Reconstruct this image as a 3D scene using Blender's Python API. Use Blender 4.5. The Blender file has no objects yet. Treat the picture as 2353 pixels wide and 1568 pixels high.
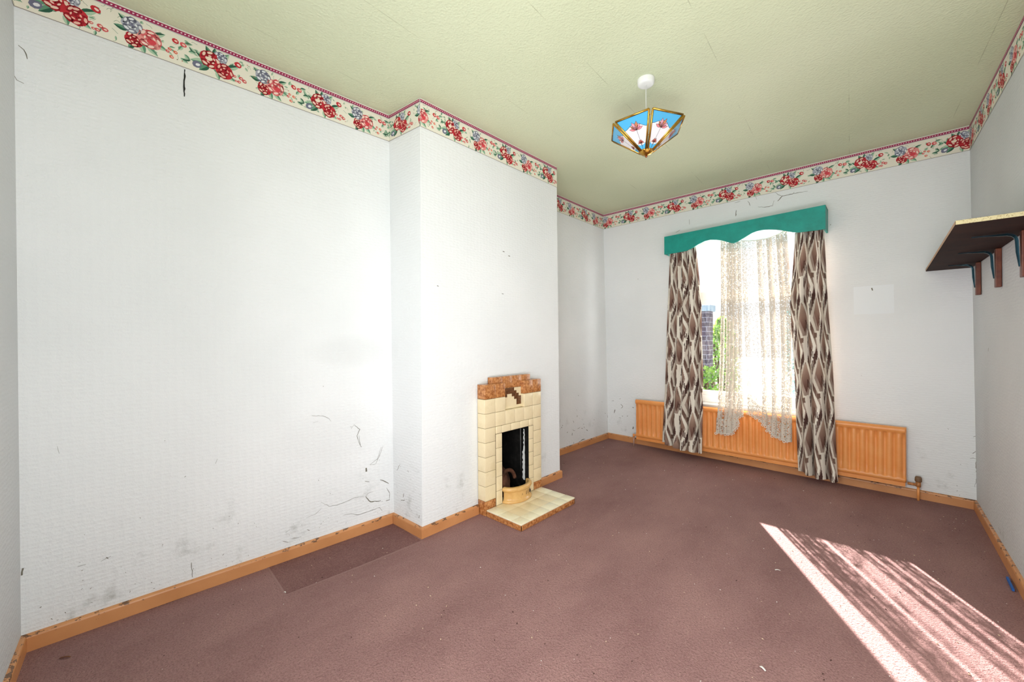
import bpy, bmesh, math, random
import numpy as np
from mathutils import Vector, Matrix
random.seed(7); rng = np.random.default_rng(5)
S = bpy.context.scene
COL = S.collection
H = 2.6
PI = math.pi

# ------------------------------------------------------------------ helpers
def lin(c):
    return tuple((x/255/12.92 if x/255 <= .04045 else ((x/255+.055)/1.055)**2.4) for x in c[:3])

def nt(name):
    m = bpy.data.materials.new(name); m.use_nodes = True
    t = m.node_tree; b = t.nodes['Principled BSDF']
    return m, t, b

def simple(name, rgb, rough=.6, metal=0., spec=.5):
    m, t, b = nt(name)
    b.inputs['Base Color'].default_value = (*lin(rgb), 1)
    b.inputs['Roughness'].default_value = rough
    b.inputs['Metallic'].default_value = metal
    b.inputs['Specular IOR Level'].default_value = spec
    return m

def noise(t, vec, scale, detail=4, rough=.5):
    n = t.nodes.new('ShaderNodeTexNoise'); n.inputs['Scale'].default_value = scale
    n.inputs['Detail'].default_value = detail; n.inputs['Roughness'].default_value = rough
    if vec is not None: t.links.new(vec, n.inputs['Vector'])
    return n.outputs['Fac']

def ramp(t, fac, stops):
    r = t.nodes.new('ShaderNodeValToRGB'); e = r.color_ramp.elements
    while len(e) < len(stops): e.new(.5)
    for el, (p, c) in zip(e, stops):
        el.position = p; el.color = (*lin(c), 1) if len(c) == 3 else c
    t.links.new(fac, r.inputs['Fac']); return r.outputs['Color']

def mth(t, op, a, b=None):
    n = t.nodes.new('ShaderNodeMath'); n.operation = op
    for i, v in enumerate((a, b)):
        if v is None: continue
        if isinstance(v, (int, float)): n.inputs[i].default_value = v
        else: t.links.new(v, n.inputs[i])
    return n.outputs[0]

def mixc(t, fac, a, b, mode='MIX'):
    n = t.nodes.new('ShaderNodeMix'); n.data_type = 'RGBA'; n.blend_type = mode
    for sock, v in ((n.inputs[0], fac), (n.inputs[6], a), (n.inputs[7], b)):
        if isinstance(v, (int, float)): sock.default_value = v
        elif isinstance(v, tuple): sock.default_value = (*lin(v), 1)
        else: t.links.new(v, sock)
    return n.outputs[2]

def bump(t, b, h, strength, dist):
    n = t.nodes.new('ShaderNodeBump'); n.inputs['Strength'].default_value = strength
    n.inputs['Distance'].default_value = dist
    t.links.new(h, n.inputs['Height']); t.links.new(n.outputs['Normal'], b.inputs['Normal'])

def coords(t, kind='Object', scale=(1, 1, 1)):
    c = t.nodes.new('ShaderNodeTexCoord'); m = t.nodes.new('ShaderNodeMapping')
    m.inputs['Scale'].default_value = scale
    t.links.new(c.outputs[kind], m.inputs['Vector']); return m.outputs['Vector']

def sepz(t, kind='Object'):
    c = t.nodes.new('ShaderNodeTexCoord'); s = t.nodes.new('ShaderNodeSeparateXYZ')
    t.links.new(c.outputs[kind], s.inputs[0]); return s.outputs

def maprange(t, v, a, b, c=0., d=1.):
    n = t.nodes.new('ShaderNodeMapRange'); n.clamp = True
    n.interpolation_type = 'SMOOTHSTEP'
    t.links.new(v, n.inputs[0])
    for i, x in enumerate((a, b, c, d)): n.inputs[i+1].default_value = x
    return n.outputs[0]

def obj(name, data, mat=None, parent=None, smooth=False, **props):
    """data = bmesh, mesh or (verts, faces)"""
    if isinstance(data, tuple):
        me = bpy.data.meshes.new(name); me.from_pydata([tuple(v) for v in data[0]], [], data[1])
    elif isinstance(data, bmesh.types.BMesh):
        me = bpy.data.meshes.new(name); data.to_mesh(me); data.free()
    else: me = data
    for m in (mat if isinstance(mat, (list, tuple)) else [mat]):
        if m is not None: me.materials.append(m)
    if smooth: me.polygons.foreach_set('use_smooth', [True]*len(me.polygons))
    me.update()
    o = bpy.data.objects.new(name, me); COL.objects.link(o)
    if parent is not None:
        o.parent = parent
        o.location = -parent.location if parent.get('_w') else (0, 0, 0)
    for k, v in props.items(): o[k] = v
    return o

def thing(name, label, cat, loc=(0, 0, 0), group=None):
    """Empty at the base of a thing; its parts are modelled in world space and offset back."""
    o = bpy.data.objects.new(name, None); COL.objects.link(o)
    o.location = loc; o['label'] = label; o['category'] = cat; o['_w'] = 1
    o.empty_display_size = .05
    if group: o['group'] = group
    return o

def part(name, data, mat, root, smooth=False, **props):
    o = obj(name, data, mat, None, smooth, **props)
    o.parent = root
    # absolute location of the chain of parents is removed so parts keep world coordinates
    off = Vector((0, 0, 0)); p = root
    while p is not None:
        off += p.location; p = p.parent
    o.location = -off
    return o

def tag(o, label, cat, group=None):
    o['label'] = label; o['category'] = cat
    if group: o['group'] = group
    return o

def bbox(bm, p0, p1, bev=0, seg=2):
    """axis aligned (bevelled) box into bm"""
    r = bmesh.ops.create_cube(bm, size=1)
    vs = r['verts']
    c = [(a+b)/2 for a, b in zip(p0, p1)]; d = [abs(b-a) for a, b in zip(p0, p1)]
    for v in vs: v.co = Vector([c[i]+v.co[i]*d[i] for i in range(3)])
    if bev > 0:
        es = list({e for v in vs for e in v.link_edges})
        bmesh.ops.bevel(bm, geom=es, offset=bev, segments=seg, affect='EDGES', profile=.6)

def boxes(lst, bev=0, seg=2):
    bm = bmesh.new()
    for p0, p1 in lst: bbox(bm, p0, p1, bev, seg)
    return bm

def tube(bm, pts, r, n=10, caps=True, rr=None):
    """tube along polyline"""
    pts = [Vector(p) for p in pts]; rings = []
    up = Vector((0, 0, 1))
    for i, p in enumerate(pts):
        d = (pts[min(i+1, len(pts)-1)]-pts[max(i-1, 0)]).normalized()
        a = d.cross(up)
        if a.length < 1e-3: a = d.cross(Vector((1, 0, 0)))
        a.normalize(); b = d.cross(a).normalized()
        ri = rr[i] if rr else r
        rings.append([bm.verts.new(p+a*math.cos(2*PI*k/n)*ri+b*math.sin(2*PI*k/n)*ri) for k in range(n)])
    for i in range(len(rings)-1):
        for k in range(n):
            bm.faces.new((rings[i][k], rings[i][(k+1) % n], rings[i+1][(k+1) % n], rings[i+1][k]))
    if caps:
        bm.faces.new(rings[0][::-1]); bm.faces.new(rings[-1])
    return bm

def lathe(bm, prof, c, n=32, axis='z'):
    """prof: list of (r, h)"""
    rings = []
    for r, h in prof:
        rings.append([bm.verts.new((c[0]+r*math.cos(2*PI*k/n), c[1]+r*math.sin(2*PI*k/n), c[2]+h)) for k in range(n)])
    for i in range(len(rings)-1):
        for k in range(n):
            bm.faces.new((rings[i][k], rings[i][(k+1) % n], rings[i+1][(k+1) % n], rings[i+1][k]))
    bm.faces.new(rings[0][::-1]); bm.faces.new(rings[-1])
    return bm

def grid(fn, nu, nv):
    v = [fn(i/nu, j/nv) for j in range(nv+1) for i in range(nu+1)]
    f = [(j*(nu+1)+i, j*(nu+1)+i+1, (j+1)*(nu+1)+i+1, (j+1)*(nu+1)+i) for j in range(nv) for i in range(nu)]
    return v, f

# ------------------------------------------------------------------ painter: flat coloured shapes
class Paint:
    def __init__(s): s.p = []
    def poly(s, pts, col, L): s.p.append((pts, col, L))
    def blob(s, cx, cy, rx, ry, rot, col, L, n=10, jit=0.):
        c, q = math.cos(rot), math.sin(rot); pts = []
        for k in range(n):
            a = 2*PI*k/n; j = 1+random.uniform(-jit, jit)
            x, y = rx*math.cos(a)*j, ry*math.sin(a)*j
            pts.append((cx+x*c-y*q, cy+x*q+y*c))
        s.poly(pts, col, L)
    def leaf(s, x, y, l, w, rot, dark, light, L):
        def T(u, v): return (x+u*math.cos(rot)-v*math.sin(rot), y+u*math.sin(rot)+v*math.cos(rot))
        up = [T(l*t, w*math.sin(PI*t**.8)*.5) for t in (0, .15, .3, .5, .7, .85, 1)]
        dn = [T(l*t, -w*math.sin(PI*t**.8)*.5) for t in (.85, .7, .5, .3, .15)]
        mid = [T(l*t, 0) for t in (1, .5, 0)]
        s.poly(up+dn, light, L)
        s.poly([T(0, 0)]+[T(l*t, w*math.sin(PI*t**.8)*.5*.95) for t in (.15, .3, .5, .7, .85)]+[T(l*.98, 0)], dark, L+1)
    def line(s, pts, w, col, L):
        for (x0, y0), (x1, y1) in zip(pts, pts[1:]):
            d = math.hypot(x1-x0, y1-y0) or 1e-6; nx, ny = -(y1-y0)/d*w/2, (x1-x0)/d*w/2
            s.poly([(x0+nx, y0+ny), (x1+nx, y1+ny), (x1-nx, y1-ny), (x0-nx, y0-ny)], col, L)
    def build(s, fn, clip=None):
        """fn(s,t,layer)->xyz ; returns mesh with colour attribute"""
        V, F, Cc = [], [], []
        for pts, col, L in s.p:
            if clip:
                if max(p[0] for p in pts) <= clip[0] or min(p[0] for p in pts) >= clip[1]: continue
                q = [(min(max(p[0], clip[0]), clip[1]), min(max(p[1], clip[2]), clip[3])) for p in pts]
            else: q = pts
            r = []
            for p in q:
                if not r or abs(p[0]-r[-1][0])+abs(p[1]-r[-1][1]) > 1e-6: r.append(p)
            if len(r) < 3: continue
            A = sum(r[i][0]*r[(i+1) % len(r)][1]-r[(i+1) % len(r)][0]*r[i][1] for i in range(len(r)))/2
            if abs(A) < 1e-8: continue
            if A < 0: r = r[::-1]
            b = len(V); V += [fn(a, c, L) for a, c in r]; F.append(tuple(range(b, b+len(r)))); Cc.append((col, len(r)))
        me = bpy.data.meshes.new('painted'); me.from_pydata([tuple(v) for v in V], [], F)
        ca = me.color_attributes.new('Col', 'FLOAT_COLOR', 'CORNER'); flat = []
        for col, n in Cc: flat += [*lin(col), 1.0]*n
        ca.data.foreach_set('color', flat)
        return me

def colmat(name, rough=.7, noise_amt=0., spec=.3):
    m, t, b = nt(name)
    a = t.nodes.new('ShaderNodeAttribute'); a.attribute_name = 'Col'
    t.links.new(a.outputs['Color'], b.inputs['Base Color'])
    b.inputs['Roughness'].default_value = rough; b.inputs['Specular IOR Level'].default_value = spec
    if noise_amt:
        n = noise(t, coords(t), 40, 3); c = mixc(t, mth(t, 'MULTIPLY', n, noise_amt), a.outputs['Color'], (120, 110, 100), 'MULTIPLY')
        t.links.new(c, b.inputs['Base Color'])
    return m

# ------------------------------------------------------------------ room outline
B = {'N': ((-.013, -.013), (-.022, -.013)), 'A1': ((.053, 1.507), (.053, 1.493)), 'K1': ((.358, 1.516), (.350, 1.526)),
     'K2': ((.345, 2.89), (.352, 2.859)), 'A2': ((-.05, 2.90), (-.02, 2.87)), 'F': ((-.046, 4.37), (-.033, 4.258)),
     'R': ((2.794, 4.27), (2.764, 4.28)), 'Q': ((2.857, -.2), (2.92, -.2))}
SEG = {'left': ('N', 'A1'), 'ret': ('A1', 'K1'), 'breast': ('K1', 'K2'), 'bret': ('K2', 'A2'), 'alc': ('A2', 'F'),
       'win': ('F', 'R'), 'right': ('R', 'Q'), 'near': ('Q', 'N')}
def W(s, u, z, off=0.):
    a, b = SEG[s]; t = z/H
    f = lambda k: Vector([B[k][0][i]*(1-t)+B[k][1][i]*t for i in (0, 1)])
    pa, pb = f(a), f(b); p = pa*(1-u)+pb*u
    d = (pb-pa).normalized()
    n = Vector((d.y, -d.x))          # points into the room
    return Vector((p.x+n.x*off, p.y+n.y*off, z))
def slen(s):
    a, b = SEG[s]; return (Vector(B[b][0])-Vector(B[a][0])).length

# ------------------------------------------------------------------ materials
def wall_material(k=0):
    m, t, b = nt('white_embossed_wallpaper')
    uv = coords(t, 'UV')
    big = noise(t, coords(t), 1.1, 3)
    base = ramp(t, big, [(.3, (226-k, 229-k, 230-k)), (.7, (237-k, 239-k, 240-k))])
    X, Y, z = sepz(t)
    ell = mth(t, 'ADD', mth(t, 'POWER', mth(t, 'DIVIDE', mth(t, 'SUBTRACT', Y, 1.26), .20), 2), mth(t, 'POWER', mth(t, 'DIVIDE', mth(t, 'SUBTRACT', z, 1.10), .075), 2))
    ell2 = mth(t, 'ADD', mth(t, 'POWER', mth(t, 'DIVIDE', mth(t, 'SUBTRACT', Y, 1.16), .30), 2), mth(t, 'POWER', mth(t, 'DIVIDE', mth(t, 'SUBTRACT', z, .62), .18), 2))
    onleft = mth(t, 'LESS_THAN', X, .12)
    base = mixc(t, mth(t, 'MULTIPLY', mth(t, 'ADD', maprange(t, ell, 2.4, 0, 0, .10), maprange(t, ell2, 1.5, 0, 0, .08)), onleft), base, (150, 150, 146))
    low = maprange(t, z, .55, .0)
    g = noise(t, coords(t, 'Object', (1, 1, 1)), 7, 6, .65)
    gm = mth(t, 'MULTIPLY', maprange(t, g, .56, .75), low)
    base = mixc(t, mth(t, 'MULTIPLY', gm, .5), base, (120, 122, 112))
    sp = noise(t, coords(t), 95, 2, .5)
    spm = mth(t, 'MULTIPLY', maprange(t, sp, .735, .775), mth(t, 'ADD', mth(t, 'MULTIPLY', maprange(t, z, .38, .0), .8), .05))
    base = mixc(t, spm, base, (70, 66, 55))
    t.links.new(base, b.inputs['Base Color']); b.inputs['Roughness'].default_value = .72
    b.inputs['Specular IOR Level'].default_value = .25
    mp = t.nodes.new('ShaderNodeMapping'); mp.inputs['Scale'].default_value = (34, 62, 1); t.links.new(uv, mp.inputs['Vector'])
    v = t.nodes.new('ShaderNodeTexVoronoi'); v.feature = 'F1'; v.inputs['Scale'].default_value = 1
    v.inputs['Randomness'].default_value = .45; t.links.new(mp.outputs[0], v.inputs['Vector'])
    n2 = noise(t, uv, 160, 1)
    h = mth(t, 'ADD', v.outputs['Distance'], mth(t, 'MULTIPLY', n2, .5))
    bump(t, b, h, .5, .0042)
    return m

def ceiling_material():
    m, t, b = nt('green_ceiling_paper')
    o = coords(t)
    big = noise(t, o, .9, 3)
    c = ramp(t, big, [(.3, (209, 216, 182)), (.7, (218, 224, 193))])
    x, y, z = sepz(t)
    # paper seams, slightly oblique to the walls
    s = mth(t, 'ADD', x, mth(t, 'MULTIPLY', y, .055))
    fr = mth(t, 'FRACT', mth(t, 'DIVIDE', mth(t, 'ADD', s, -.035+.52), .52))
    d = mth(t, 'ABSOLUTE', mth(t, 'SUBTRACT', fr, .5))
    nn = noise(t, o, 5, 4)
    seam = mth(t, 'MULTIPLY', maprange(t, d, .0045, .001), maprange(t, nn, .45, .66))
    c = mixc(t, mth(t, 'MULTIPLY', seam, .55), c, (140, 142, 108))
    t.links.new(c, b.inputs['Base Color']); b.inputs['Roughness'].default_value = .55
    b.inputs['Specular IOR Level'].default_value = .3
    n1 = t.nodes.new('ShaderNodeTexVoronoi'); n1.inputs['Scale'].default_value = 95; t.links.new(o, n1.inputs['Vector'])
    h = mth(t, 'ADD', n1.outputs['Distance'], noise(t, o, 60, 1))
    bump(t, b, h, .5, .003)
    return m

def carpet_material(name, dark):
    m, t, b = nt(name)
    o = coords(t)
    a = noise(t, coords(t, 'Object', (1.6, .8, 1)), 1.7, 6, .65); f = noise(t, o, 150, 2, .8); st = noise(t, coords(t, 'Object', (5, 1.5, 1)), 6, 5, .7)
    k = 8 if dark else 28
    c = ramp(t, a, [(.3, (112+k, 77+k, 75+k)), (.5, (127+k, 91+k, 88+k)), (.72, (141+k, 104+k, 99+k))])
    c = mixc(t, maprange(t, f, .42, .66, 0, .55), c, (84+k, 56+k, 52+k))
    f2 = noise(t, coords(t, 'Object', (3, 1, 1)), 38, 4, .8)
    c = mixc(t, maprange(t, f2, .50, .72, 0, .38), c, (176, 146, 136))
    c = mixc(t, maprange(t, st, .58, .78, 0, .22), c, (150, 118, 110))
    # crumbs and grit
    g1 = t.nodes.new('ShaderNodeTexVoronoi'); g1.inputs['Scale'].default_value = 42; t.links.new(o, g1.inputs['Vector'])
    sel = t.nodes.new('ShaderNodeSeparateColor'); t.links.new(g1.outputs['Color'], sel.inputs[0])
    dot = mth(t, 'MULTIPLY', maprange(t, g1.outputs['Distance'], .10, .05), mth(t, 'GREATER_THAN', sel.outputs[0], .84))
    c = mixc(t, mth(t, 'MULTIPLY', dot, .65), c, (186, 160, 140))
    dot2 = mth(t, 'MULTIPLY', maprange(t, g1.outputs['Distance'], .11, .05), mth(t, 'LESS_THAN', sel.outputs[1], .12))
    c = mixc(t, mth(t, 'MULTIPLY', dot2, .7), c, (62, 38, 36))
    t.links.new(c, b.inputs['Base Color']); b.inputs['Roughness'].default_value = .95
    b.inputs['Specular IOR Level'].default_value = .1
    bump(t, b, mth(t, 'ADD', f, noise(t, o, 90, 2)), .7, .006)
    return m

def skirting_material():
    m, t, b = nt('orange_painted_wood')
    o = coords(t); a = noise(t, o, 5, 4)
    c = ramp(t, a, [(.3, (196, 134, 84)), (.7, (212, 150, 98))])
    z = sepz(t)[2]
    n = noise(t, coords(t, 'Object', (1, 1, 2.5)), 24, 5, .65)
    up = maprange(t, z, .03, .063)
    chip = mth(t, 'GREATER_THAN', mth(t, 'ADD', n, mth(t, 'MULTIPLY', up, .19)), .745)
    c = mixc(t, mth(t, 'MULTIPLY', chip, .85), c, (82, 58, 42))
    t.links.new(c, b.inputs['Base Color']); b.inputs['Roughness'].default_value = .4
    return m

def mottled(name, a, b2, c2, scale, rough):
    m, t, b = nt(name)
    n = noise(t, coords(t), scale, 5, .7)
    t.links.new(ramp(t, n, [(.32, a), (.5, b2), (.66, c2)]), b.inputs['Base Color'])
    b.inputs['Roughness'].default_value = rough
    if rough > .65: b.inputs['Specular IOR Level'].default_value = .15
    return m

M_wall = wall_material(); M_wall_shaded = wall_material(26); M_ceil = ceiling_material()  # second, darker copy paints in the shade on the right and near walls
M_carpet = carpet_material('mauve_carpet', False); M_carpet_dark = carpet_material('unfaded_carpet', True)
M_line = simple('carpet_ridge', (150, 118, 114), .95, spec=.1)
M_skirt = skirting_material()
M_grime = simple('wall_grime', (118, 114, 102), .9); M_gap_dark = simple('gap_shadow', (30, 30, 26), .9)  # shade inside the wall slit painted as flat dark; also colours radiator brackets
M_pale = simple('pale_unfaded_paper', (234, 238, 241), .75)
M_border = colmat('floral_border_paper', .6)
M_teal = mottled('teal_paint', (0, 136, 124), (2, 146, 134), (6, 154, 142), 9, .45)
M_white_upvc = simple('white_window_frame', (222, 222, 220), .35)
M_orange_rad = mottled('orange_radiator_paint', (232, 146, 74), (238, 156, 86), (240, 164, 96), 4, .38)
M_brown = mottled('dark_shelf_veneer', (34, 15, 9), (44, 20, 12), (52, 26, 17), 8, .7)
M_chip = mottled('raw_chipboard', (200, 186, 140), (222, 210, 168), (150, 128, 84), 220, .9)
M_batten = mottled('varnished_batten', (84, 36, 18), (104, 48, 26), (122, 62, 36), 20, .45)
M_bracket = simple('blued_steel', (38, 70, 84), .25, .85)
M_cream = mottled('cream_glazed_tile', (226, 208, 168), (234, 217, 180), (230, 212, 174), 9, .16)
M_cream2 = mottled('pale_hearth_tile', (236, 226, 194), (242, 234, 206), (234, 222, 186), 9, .18)
M_mott = mottled('mottled_brown_tile', (128, 70, 32), (182, 120, 70), (208, 150, 96), 55, .2)
M_mosaic_d = mottled('dark_mosaic', (72, 40, 20), (96, 58, 30), (120, 76, 42), 60, .25)
M_grout = simple('grey_grout', (128, 112, 84), .9)
M_soot = mottled('sooty_firebox', (10, 10, 10), (20, 19, 18), (34, 32, 30), 14, .9)
M_fireclay = mottled('burnt_fireclay', (44, 30, 24), (84, 54, 40), (112, 76, 58), 12, .9)
M_ceramic = mottled('tan_ceramic', (206, 160, 96), (216, 172, 108), (224, 182, 120), 10, .18)
M_flake = simple('flaking_white_paint', (226, 228, 226), .7)
M_black = simple('black_slot', (18, 16, 14), .7)
M_brass = simple('polished_brass', (196, 152, 70), .22, 1.)
M_copper = simple('copper_cap', (150, 84, 48), .25, .9)
M_plastic = simple('white_plastic', (240, 240, 238), .35)
M_blue = simple('blue_scrap', (24, 96, 180), .6)
M_valve = mottled('painted_valve', (150, 92, 50), (196, 130, 76), (120, 84, 54), 60, .4)
M_art = colmat('painted_glass', .12, spec=.6)

# ------------------------------------------------------------------ shell
MARKS = [["left",[[0.3304,2.423],[0.3296,2.382],[0.3285,2.297]],0.008],["left",[[0.0064,2.289],[0.0153,2.278],[0.0188,2.265],[0.0208,2.247]],0.0036],["left",[[-0.0004,2.17],[0.003,2.156],[0.0147,2.15]],0.002],["left",[[0.6803,0.751],[0.7206,0.741],[0.7412,0.722],[0.749,0.704]],0.0019],["left",[[0.825,0.644],[0.8366,0.665],[0.8594,0.631],[0.8475,0.595],[0.8558,0.55],[0.8655,0.522]],0.0031],["left",[[0.899,0.404],[0.9234,0.401],[0.9393,0.445],[0.9556,0.503]],0.0024],["left",[[0.8827,0.39],[0.8837,0.367]],0.0106],["left",[[0.9411,0.295],[0.96,0.279],[0.979,0.256]],0.0044],["left",[[0.8794,0.217],[0.8894,0.194],[0.9001,0.175],[0.9245,0.167],[0.9431,0.163]],0.0058],["left",[[0.8794,0.217],[0.8885,0.231],[0.9127,0.234]],0.0016],["left",[[0.709,0.257],[0.7372,0.221],[0.769,0.214],[0.7963,0.219],[0.83,0.228],[0.8706,0.223]],0.0022],["left",[[0.7902,0.145],[0.818,0.14],[0.8463,0.12],[0.8697,0.12],[0.8996,0.12],[0.9365,0.125],[0.9488,0.097]],0.0028],["left",[[0.9652,0.153],[0.9826,0.153]],0.0055],["left",[[0.6082,0.103],[0.6411,0.097]],0.0023],["left",[[0.6606,0.127],[0.6679,0.117]],0.0034],["left",[[0.5808,0.106],[0.5989,0.089]],0.0023],["left",[[0.6849,0.71],[0.7025,0.714]],0.0012],["left",[[0.9692,0.234],[0.983,0.192],[0.9814,0.156]],0.003],["left",[[0.6563,0.192],[0.6909,0.2],[0.7113,0.223]],0.0014],["left",[[0.5902,0.147],[0.604,0.156]],0.0016],["left",[[0.8772,0.311],[0.8951,0.301]],0.0034],["left",[[0.3989,0.601],[0.394,0.58]],0.0017],["left",[[0.8548,0.598],[0.8632,0.523]],0.0018],["left",[[0.9486,0.499],[0.9304,0.429],[0.8988,0.405]],0.0022],["left",[[0.0632,0.76],[0.0662,0.73]],0.0009],["left",[[0.1496,0.272],[0.1532,0.265]],0.0054],["left",[[0.3315,0.142],[0.3332,0.072]],0.0032],["left",[[0.0963,0.266],[0.1114,0.266]],0.0024],["left",[[0.139,0.261],[0.1586,0.272]],0.0016],["left",[[0.0306,0.147],[0.0336,0.15]],0.0033],["left",[[-0.0028,0.314],[-0.0053,0.274]],0.0114],["left",[[0.0045,0.316],[0.0023,0.29]],0.0066],["ret",[[0.3819,0.214],[0.36,0.19]],0.0054],["ret",[[0.2754,0.162],[0.4207,0.176]],0.0044],["ret",[[0.5314,0.367],[0.5558,0.358]],0.004],["ret",[[0.1395,0.342],[0.2633,0.391]],0.0028],["ret",[[0.9319,0.25],[0.9411,0.248]],0.0052],["ret",[[0.9088,0.125],[0.894,0.106]],0.0052],["breast",[[0.5567,1.776],[0.5704,1.775]],0.0063],["breast",[[0.5134,1.798],[0.5266,1.798]],0.0062],["breast",[[0.5038,1.495],[0.5169,1.494]],0.0062],["breast",[[0.0854,1.499],[0.095,1.497]],0.0053],["win",[[0.5985,2.435],[0.6065,2.407],[0.6172,2.386],[0.6331,2.384],[0.6564,2.385],[0.6816,2.38]],0.0042],["win",[[0.5246,2.403],[0.5289,2.387],[0.5317,2.357]],0.0035],["win",[[0.5534,2.334],[0.5732,2.319],[0.5926,2.318],[0.5969,2.36]],0.0039],["win",[[0.6063,2.349],[0.6145,2.374],[0.6199,2.388]],0.006],["win",[[0.4913,2.345],[0.4895,2.289]],0.0072],["win",[[0.3413,2.347],[0.3428,2.295]],0.0035],["win",[[0.2934,2.239],[0.3102,2.262]],0.0031],["win",[[0.7331,2.075],[0.7345,2.074]],0.0084],["win",[[0.1453,1.816],[0.147,1.815]],0.0095],["win",[[0.487,2.414],[0.5037,2.417]],0.0032],["win",[[0.5452,2.44],[0.5508,2.4]],0.0019],["win",[[0.6435,2.381],[0.6488,2.395]],0.003],["win",[[0.9965,0.488],[1.0044,0.501]],0.0032],["win",[[0.995,0.375],[0.9985,0.387],[1.0025,0.4]],0.0038],["win",[[0.9908,0.338],[0.9958,0.345],[1.0002,0.342]],0.0032],["win",[[1.0044,0.505],[1.0013,0.472],[1.0041,0.441],[1.0017,0.398],[1.0032,0.356],[0.9994,0.311],[1.001,0.228],[0.9974,0.151]],0.0026],["win",[[0.975,0.289],[0.976,0.289]],0.0045],["win",[[0.0346,0.346],[0.0324,0.326],[0.0306,0.306]],0.0111],["win",[[0.061,0.42],[0.0695,0.399],[0.068,0.383],[0.0616,0.371]],0.0055],["win",[[0.0894,0.295],[0.0902,0.289]],0.0128],["win",[[0.1145,0.18],[0.1116,0.154]],0.0195],["win",[[0.1122,0.397],[0.1187,0.395]],0.0097],["win",[[0.0199,0.443],[0.0299,0.45]],0.0051],["win",[[0.0571,0.48],[0.0593,0.478]],0.0075],["win",[[0.0664,0.287],[0.0691,0.279]],0.0075],["win",[[0.0519,0.262],[0.0602,0.258]],0.004],["alc",[[0.3895,0.295],[0.3858,0.287]],0.0097],["alc",[[0.38,0.279],[0.377,0.268]],0.0097],["alc",[[0.3594,0.266],[0.3643,0.262]],0.0052],["alc",[[0.5049,0.185],[0.5007,0.161]],0.0118],["alc",[[0.5093,0.223],[0.5181,0.208],[0.5356,0.203]],0.0055],["alc",[[0.4481,0.211],[0.4407,0.203]],0.0081],["alc",[[0.5169,0.311],[0.5256,0.288]],0.0068],["alc",[[0.5686,0.358],[0.5651,0.339]],0.0069],["alc",[[0.6217,0.207],[0.6336,0.2]],0.0094],["alc",[[0.5721,0.212],[0.6021,0.221]],0.0055],["alc",[[0.686,0.174],[0.7022,0.161]],0.0086],["alc",[[0.7921,0.263],[0.7972,0.256]],0.0078],["alc",[[0.5868,0.568],[0.5914,0.562]],0.0074],["alc",[[0.9575,0.302],[0.9667,0.295]],0.0081],["alc",[[0.5612,0.421],[0.5642,0.413]],0.0055],["alc",[[0.6491,0.247],[0.6538,0.24]],0.0066],["alc",[[0.6566,0.216],[0.6595,0.199]],0.0052],["alc",[[0.5834,0.067],[0.6311,0.08],[0.6634,0.078],[0.6591,0.065]],0.0084],["alc",[[0.9944,0.269],[0.9983,0.239]],0.0051],["alc",[[0.522,0.084],[0.5179,0.066]],0.0064],["alc",[[1.0044,0.44],[1.0066,0.418]],0.0056],["alc",[[0.9133,0.445],[0.9167,0.437]],0.005],["right",[[0.1054,1.1],[0.1024,1.079]],0.0064],["win",[[0.8196,1.543],[0.8213,1.523]],0.008]]

def ribbon(seg, pts, w, V, F, mi, idx, off=.0009):
    L = slen(seg)
    P = [(u*L, z) for u, z in pts]
    # resample with jitter for a ragged look
    Q = [P[0]]
    for a, b in zip(P, P[1:]):
        n = max(1, int(math.hypot(b[0]-a[0], b[1]-a[1])/.012))
        for k in range(1, n+1):
            j = 0 if k == n else .0018
            Q.append((a[0]+(b[0]-a[0])*k/n+random.uniform(-j, j), a[1]+(b[1]-a[1])*k/n+random.uniform(-j, j)))
    n = len(Q); base = len(V)
    for i, (x, z) in enumerate(Q):
        a = Q[max(i-1, 0)]; b = Q[min(i+1, n-1)]
        d = math.hypot(b[0]-a[0], b[1]-a[1]) or 1e-6
        nx, nz = -(b[1]-a[1])/d, (b[0]-a[0])/d
        ww = w/2*(.35+.65*math.sin(PI*(i+.5)/n))*random.uniform(.6, 1.25)
        V.append(W(seg, (x+nx*ww)/L, z+nz*ww, off)); V.append(W(seg, (x-nx*ww)/L, z-nz*ww, off))
    for i in range(n-1):
        F.append((base+2*i, base+2*i+1, base+2*i+3, base+2*i+2)); mi.append(idx)

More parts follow.
